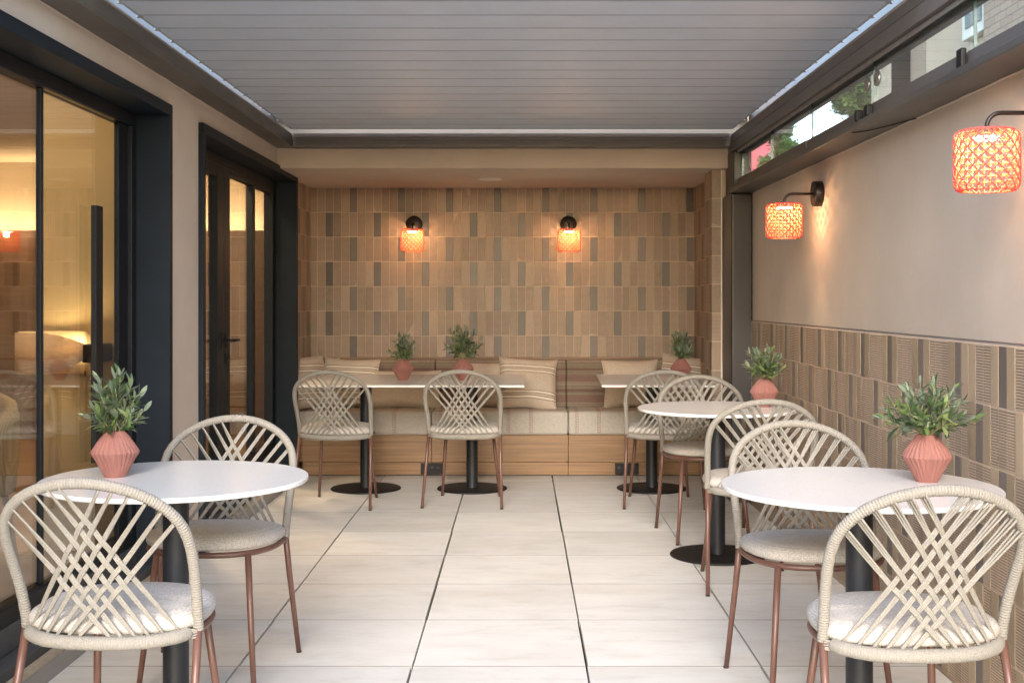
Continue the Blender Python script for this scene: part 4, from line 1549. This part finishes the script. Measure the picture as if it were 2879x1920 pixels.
VP = [((-1.228, 3.650, 0.735), 'pink pleated vase on the left round table', 'olive twigs in the vase on the left round table', 5, 0.178, 0.095, 15, 0),
      ((1.200, 3.550, 0.735), 'pink pleated vase on the nearest right round table', 'spreading olive twigs in the vase on the nearest right table', 13, 0.165, 0.145, 17, 4),
      ((1.2235, 6.03, 0.735), 'pink pleated vase on the further right round table', 'olive twigs against the wainscot on the further right table', 21, 0.175, 0.115, 15, 2),
      ((-0.782, 8.03, 0.735), 'pink pleated vase between the two left bench chairs', 'small olive bunch between the two left bench chairs', 33, 0.165, 0.085, 13, 1),
      ((-0.379, 8.03, 0.735), 'pink pleated vase behind the middle bench chair', 'widest olive bunch with dark fruit behind the middle bench chair', 42, 0.235, 0.14, 18, 6),
      ((1.076, 8.05, 0.735), 'pink pleated vase on the right rectangular table', 'upright olive bunch on the right rectangular table', 57, 0.205, 0.075, 14, 0)]
for i, (loc, lab, lab2, sd, hh, sp, ns, no) in enumerate(VP):
    o = vs0 if i == 0 else vs0.copy()
    if i:
        sc.collection.objects.link(o)
    o.location = loc
    o.rotation_euler = (0, 0, i * 0.9)
    o['label'] = lab
    sprig(loc, sd, hh, sp, ns, lab2, no)

# ------------------------------------------------------------------ room behind the glass
ro = empty('room_shell', (-3.4, 6.0, 0), 'warm lit room seen through the glass on the left', 'room')
b = MB(); b.box(-6.0, -1.80, 0.9, 10.9, 0.0, 0.10); b.build('room_floor', M['roomwood'], ro)
b = MB(); b.box(-6.0, -1.80, 0.9, 10.9, 2.45, 2.70); b.build('room_ceiling', M['roomplaster'], ro)
b = MB(); b.box(-6.0, -1.62, 10.35, 10.6, 0.1005, 2.4495); b.box(-6.1, -6.0, 0.9, 10.6, 0.0, 2.70); b.box(-6.0, -1.80, 0.8, 0.8995, 0, 2.7); b.box(-1.80, -1.62, 9.36, 10.3495, 0.0, 2.70)
b.build('room_walls', M['roomplaster'], ro)
b = MB(); b.box(-5.9, -1.82, 10.02, 10.07, 0.1005, 1.845); b.build('wall_panelling', M['roomwood'], ro)
cl = empty('cove_light', (-3.4, 10.2, 1.80), 'hidden warm light strip above the brown wall panelling indoors', 'light')
b = MB(); b.box(-5.5, -1.9, 10.12, 10.15, 1.785, 1.80); b.build('strip', M['led'], cl)
ad = bpy.data.lights.new('cove_area', 'AREA')
ad.shape = 'RECTANGLE'; ad.size = 3.6; ad.size_y = 0.05; ad.energy = 7; ad.color = (1.0, 0.68, 0.36)
ao = bpy.data.objects.new('cove_area', ad); sc.collection.objects.link(ao)
ao.location = (-3.7, 10.2, 1.81); ao.rotation_euler = (R(180), 0, 0)
lc = MB(); lc.box(-2.26, -1.80, 5.62, 5.80, 0.1005, 2.4495)
tag(lc.build('linen_pillar', M['linenwall']), 'linen covered wall panel glowing warmly behind the large window', 'wall panel')
# curved sconce on the panel
sl_ = empty('reading_lamp', (-1.9, 5.60, 1.03), 'cream cloth wall lamp with cut away ends glowing on the linen panel', 'wall lamp')
def sheet(y0f, top, bot, x0, x1, n=24):
    b = MB()
    vs = []
    for i in range(n + 1):
        t = i / n
        x = x0 + (x1 - x0) * t
        y_ = y0f(t)
        vs += [(x, y_, bot(t)), (x, y_, top(t)), (x, y_ + 0.003, bot(t)), (x, y_ + 0.003, top(t))]
    fs = []
    for i in range(n):
        a = 4 * i
        fs += [(a, a + 4, a + 5, a + 1), (a + 2, a + 3, a + 7, a + 6), (a + 1, a + 5, a + 7, a + 3), (a, a + 2, a + 6, a + 4)]
    b.add(vs, fs, 0, True)
    return b
sx0, sx1 = -2.29, -1.965
def dr(t):
    return max(0, (t - 0.45) / 0.55) ** 2 * 0.055
sh1 = sheet(lambda t: 5.47 - 0.11 * math.sin(PI * min(1, t * 0.9 + 0.05)), lambda t: 1.122 - dr(t), lambda t: 0.935 + dr(t) * 1.3, sx0, sx1)
sh1.build('shade_front', M['shadefront'], sl_)
sh2 = sheet(lambda t: 5.475 + 0.09 * math.sin(PI * min(1, t * 0.9 + 0.05)), lambda t: 1.126 if t < 0.9 else 1.126 - (t - 0.9) ** 2 * 3, lambda t: 0.93, sx0, sx1 + 0.005)
sh2.build('shade_back', M['shade'], sl_)
b = MB(); b.box(-1.985, -1.90, 5.44, 5.6195, 0.985, 1.07); b.build('mount', M['lampmetal'], sl_, bevel=0.01)
b = MB(); b.tube([(-1.97, 5.45, 0.95), (-1.97, 5.45, 0.925)], 0.003, 6); b.tube([(-1.94 + 0.012 * math.cos(a), 5.44, 0.915 + 0.012 * math.sin(a)) for a in [2 * PI * j / 20 for j in range(20)]], 0.002, 5, closed=True)
b.build('pull_ring', M['lampmetal'], sl_)
b = MB(); b.lathe([(0.0001, 0.03)] + [(0.02 * math.sin(q), 0.03 * math.cos(q)) for q in [PI * j / 8 for j in range(1, 8)]] + [(0.0001, -0.03)], 14, (-2.06, 5.47, 1.03), close=False)
b.build('bulb', M['led'], sl_)
def plight(name, loc, e, c, r=0.03):
    d = bpy.data.lights.new(name, 'POINT'); d.energy = e; d.color = c; d.shadow_soft_size = r
    o = bpy.data.objects.new(name, d); sc.collection.objects.link(o); o.location = loc
    return o
plight('sconce_light', (-2.06, 5.47, 1.07), 1.2, (1.0, 0.76, 0.42))
for k, (lx, ly, e) in enumerate(((-2.02, 6.85, 12), (-2.62, 8.85, 12), (-2.25, 4.95, 3.5))):  # fill lights added out of view to brighten the room and linen panel
    dl = empty('fill_light', (lx, ly, 2.45), 'unseen fill light added in the room ceiling, %s one' % ('middle', 'furthest', 'nearest')[k], 'fill light', 'added indoor fill lights')
    b = MB(); b.lathe([(0.10, -0.001), (0.115, -0.004), (0.12, 0.0)], 32, (lx, ly, 2.449), close=False); b.build('fill_ring', M['whitetrim'], dl)
    b = MB(); b.lathe([(0.0, -0.002), (0.099, -0.002)], 32, (lx, ly, 2.449), close=False); b.build('fill_disc', M['led'], dl)
    d = bpy.data.lights.new('fill_light_beam', 'AREA'); d.shape = 'DISK'; d.size = 0.2; d.energy = e; d.color = (1.0, 0.74, 0.46)
    o = bpy.data.objects.new('fill_light_beam', d); sc.collection.objects.link(o); o.location = (lx, ly, 2.44)
# indoor chair, table, flower
ic = empty('boucle_chair', (-2.45, 5.15, 0.1), 'ochre boucle tub chair inside behind the left glass', 'chair')
b = MB()
vs, fs = [], []
nA = 30
for k, (ro_, z) in enumerate([(0.27, 0.42), (0.285, 0.6), (0.285, 0.78), (0.275, 0.83), (0.25, 0.845), (0.225, 0.83), (0.215, 0.78), (0.215, 0.6), (0.22, 0.42)]):
    for j in range(nA + 1):
        a = -0.2 * PI + 1.4 * PI * j / nA
        fz = z if z < 0.5 else 0.5 + (z - 0.5) * (0.45 + 0.55 * max(0, math.sin(PI * j / nA)) ** 0.6)
        vs.append((-2.45 + ro_ * math.cos(a), 5.15 + ro_ * math.sin(a), 0.1 + fz - 0.08))
for k in range(8):
    for j in range(nA):
        a = k * (nA + 1) + j
        fs.append((a, a + 1, a + nA + 2, a + nA + 1))
b.add(vs, fs, 0, True)
b.build('tub_back', M['boucle'], ic)
b = MB(); b.lathe([(0.0, 0.34), (0.20, 0.34), (0.225, 0.37), (0.225, 0.41), (0.20, 0.44), (0.0, 0.45)], 36, (-2.45, 5.13, 0.1), close=False); b.build('seat', M['boucle'], ic)
for (dx, dy) in ((-.17, -.17), (.17, -.17), (-.17, .17), (.17, .17)):
    b = MB(); b.tube([(-2.45 + dx, 5.14 + dy, 0.45), (-2.45 + dx * 1.25, 5.14 + dy * 1.25, 0.102)], [0.016, 0.011], 10); b.build('leg', M['roomwood'], ic)
it = empty('indoor_table', (-2.30, 4.55, 0.1), 'small round wooden table inside behind the left glass', 'table')
b = MB(); b.lathe([(0.0, 0.60), (0.30, 0.60), (0.31, 0.61), (0.31, 0.625), (0.0, 0.625)], 60, (-2.30, 4.55, 0.1), close=False); b.build('tabletop', M['bamboo'], it)
b = MB(); b.lathe([(0.03, 0.0), (0.03, 0.60)], 24, (-2.30, 4.55, 0.1), close=False); b.build('column', M['lampmetal'], it)
b = MB(); b.lathe([(0.0, 0.001), (0.20, 0.001), (0.20, 0.012), (0.0, 0.02)], 40, (-2.30, 4.55, 0.1), close=False); b.build('base_disc', M['lampmetal'], it)
fl = empty('flower_stem', (-2.13, 4.62, 0.7255), 'cream blossoms in a small pot on the indoor wooden table', 'plant')
b = MB(); b.lathe([(0.0, 0.0), (0.025, 0.0), (0.032, 0.06), (0.02, 0.08), (0.018, 0.08)], 20, (-2.13, 4.62, 0.7255), close=False); b.build('pot', M['vase'], fl)
b = MB(); b.tube([(-2.13, 4.62, 0.74), (-2.12, 4.61, 0.87), (-2.09, 4.60, 0.95)], 0.002, 5); b.build('stem', M['twig'], fl)
b = MB()
for (fx, fz) in ((-2.085, 0.935), (-2.12, 0.955), (-2.15, 0.925), (-2.13, 0.89), (-2.16, 0.87), (-2.10, 0.90)):
    for q in range(5):
        a = 2 * PI * q / 5
        c = Vector((fx + 0.014 * math.cos(a), 4.60, fz + 0.014 * math.sin(a)))
        b.lathe([(0.0, -0.003), (0.012, -0.001), (0.013, 0.001), (0.0, 0.004)], 8, c, close=False)
b.build('blossom', M['petal'], fl)

# ------------------------------------------------------------------ outside the glass strip
nb = empty('brick_house', (4.6, 8.0, 0), 'grey brown brick house with white window frames outside the glass strip', 'building')
b = MB(); b.box(4.2, 6.5, 3.0, 10.9, -0.05, 6.5); b.build('wall', M['brick'], nb)
for yy in (7.4,):
    b = MB(); b.box(4.12, 4.199, yy - 0.55, yy + 0.55, 3.35, 5.2); f = b.build('window', M['whitetrim'], nb, bevel=0.01)
    b = MB(); b.box(4.11, 4.1195, yy - 0.45, yy + 0.45, 3.5, 5.1); b.build('pane', M['windowdark'], f)
ch_ = empty('cream_house', (4.6, 14.0, 0), 'pale cream rendered house with a white ledge outside the glass strip', 'building')
b = MB(); b.box(4.35, 6.5, 10.95, 14.9, -0.05, 5.6); b.build('wall', M['cream'], ch_)
b = MB(); b.box(4.27, 4.349, 11.65, 14.9, 4.30, 4.38); b.build('ledge', M['whitetrim'], ch_)
b = MB(); b.box(4.26, 4.349, 11.0, 11.6, 3.75, 5.2); f = b.build('window', M['whitetrim'], ch_, bevel=0.01)
b = MB(); b.box(4.25, 4.2595, 11.1, 11.5, 3.85, 5.1); b.build('pane', M['windowdark'], f)
ph = empty('pink_house', (5.6, 29, 0), 'pink rendered house outside the far end of the glass strip', 'building')
b = MB(); b.box(5.10, 5.58, 26.5, 29.0, -0.05, 5.6); b.build('wall', M['pinkwall'], ph)
b = MB(); b.box(5.05, 5.63, 26.4, 29.1, 5.6, 5.7); b.build('roof', M['whitetrim'], ph)
oh = empty('orange_house', (7.0, 24, 0), 'low pale orange house behind the trees outside', 'building')
b = MB(); b.box(5.45, 7.4, 24.6, 26.2, -0.05, 4.35); b.build('wall', M['whitewall'], oh)
b = MB(); b.box(5.4, 7.5, 24.5, 26.3, 4.35, 4.45); b.build('roof', M['whitetrim'], oh)
def tree(x, y, zc, rad, hgt, lab, seed, nl=5200):
    rn = random.Random(seed)
    root = empty('garden_tree', (x, y, 0), lab, 'tree', 'garden trees outside the glass strip')
    b = MB()
    b.tube([(x, y, -0.05), (x + 0.05, y, zc * 0.5), (x, y, zc)], [0.14, 0.10, 0.05], 8)
    cl_ = []
    for k in range(26):
        a = rn.uniform(0, 2 * PI); ph_ = rn.uniform(-1, 1)
        rr = rn.uniform(0.35, 1) * rad * math.sqrt(max(0, 1 - ph_ * ph_ * 0.8))
        c = Vector((x + rr * math.cos(a), y + rr * math.sin(a), zc + ph_ * hgt))
        cl_.append(c)
        b.tube([(x, y, zc - hgt * 0.5), ((x + c.x) / 2, (y + c.y) / 2, (zc + c.z) / 2), c], [0.04, 0.02, 0.008], 5)
    b.build('trunk', M['bark'], root)
    b = MB()
    for q in range(nl):
        c = rn.choice(cl_)
        p = c + Vector((rn.gauss(0, 1), rn.gauss(0, 1), rn.gauss(0, 1))) * rad * 0.20
        d = Vector((rn.gauss(0, 1), rn.gauss(0, 1), rn.gauss(0, 1))).normalized() * 0.05
        w = d.orthogonal().normalized() * 0.028
        b.add([p - d, p + w, p + d, p - w], [(0, 1, 2, 3)])
    b.build('crown', M['treeleaf'], root)
tree(4.72, 22.0, 4.1, 0.34, 1.1, 'dense upright green tree beside the pink house outside', 3, 7000)
tree(5.62, 20.4, 5.0, 0.42, 0.45, 'loose light green tree against the bright sky outside', 9, 4200)
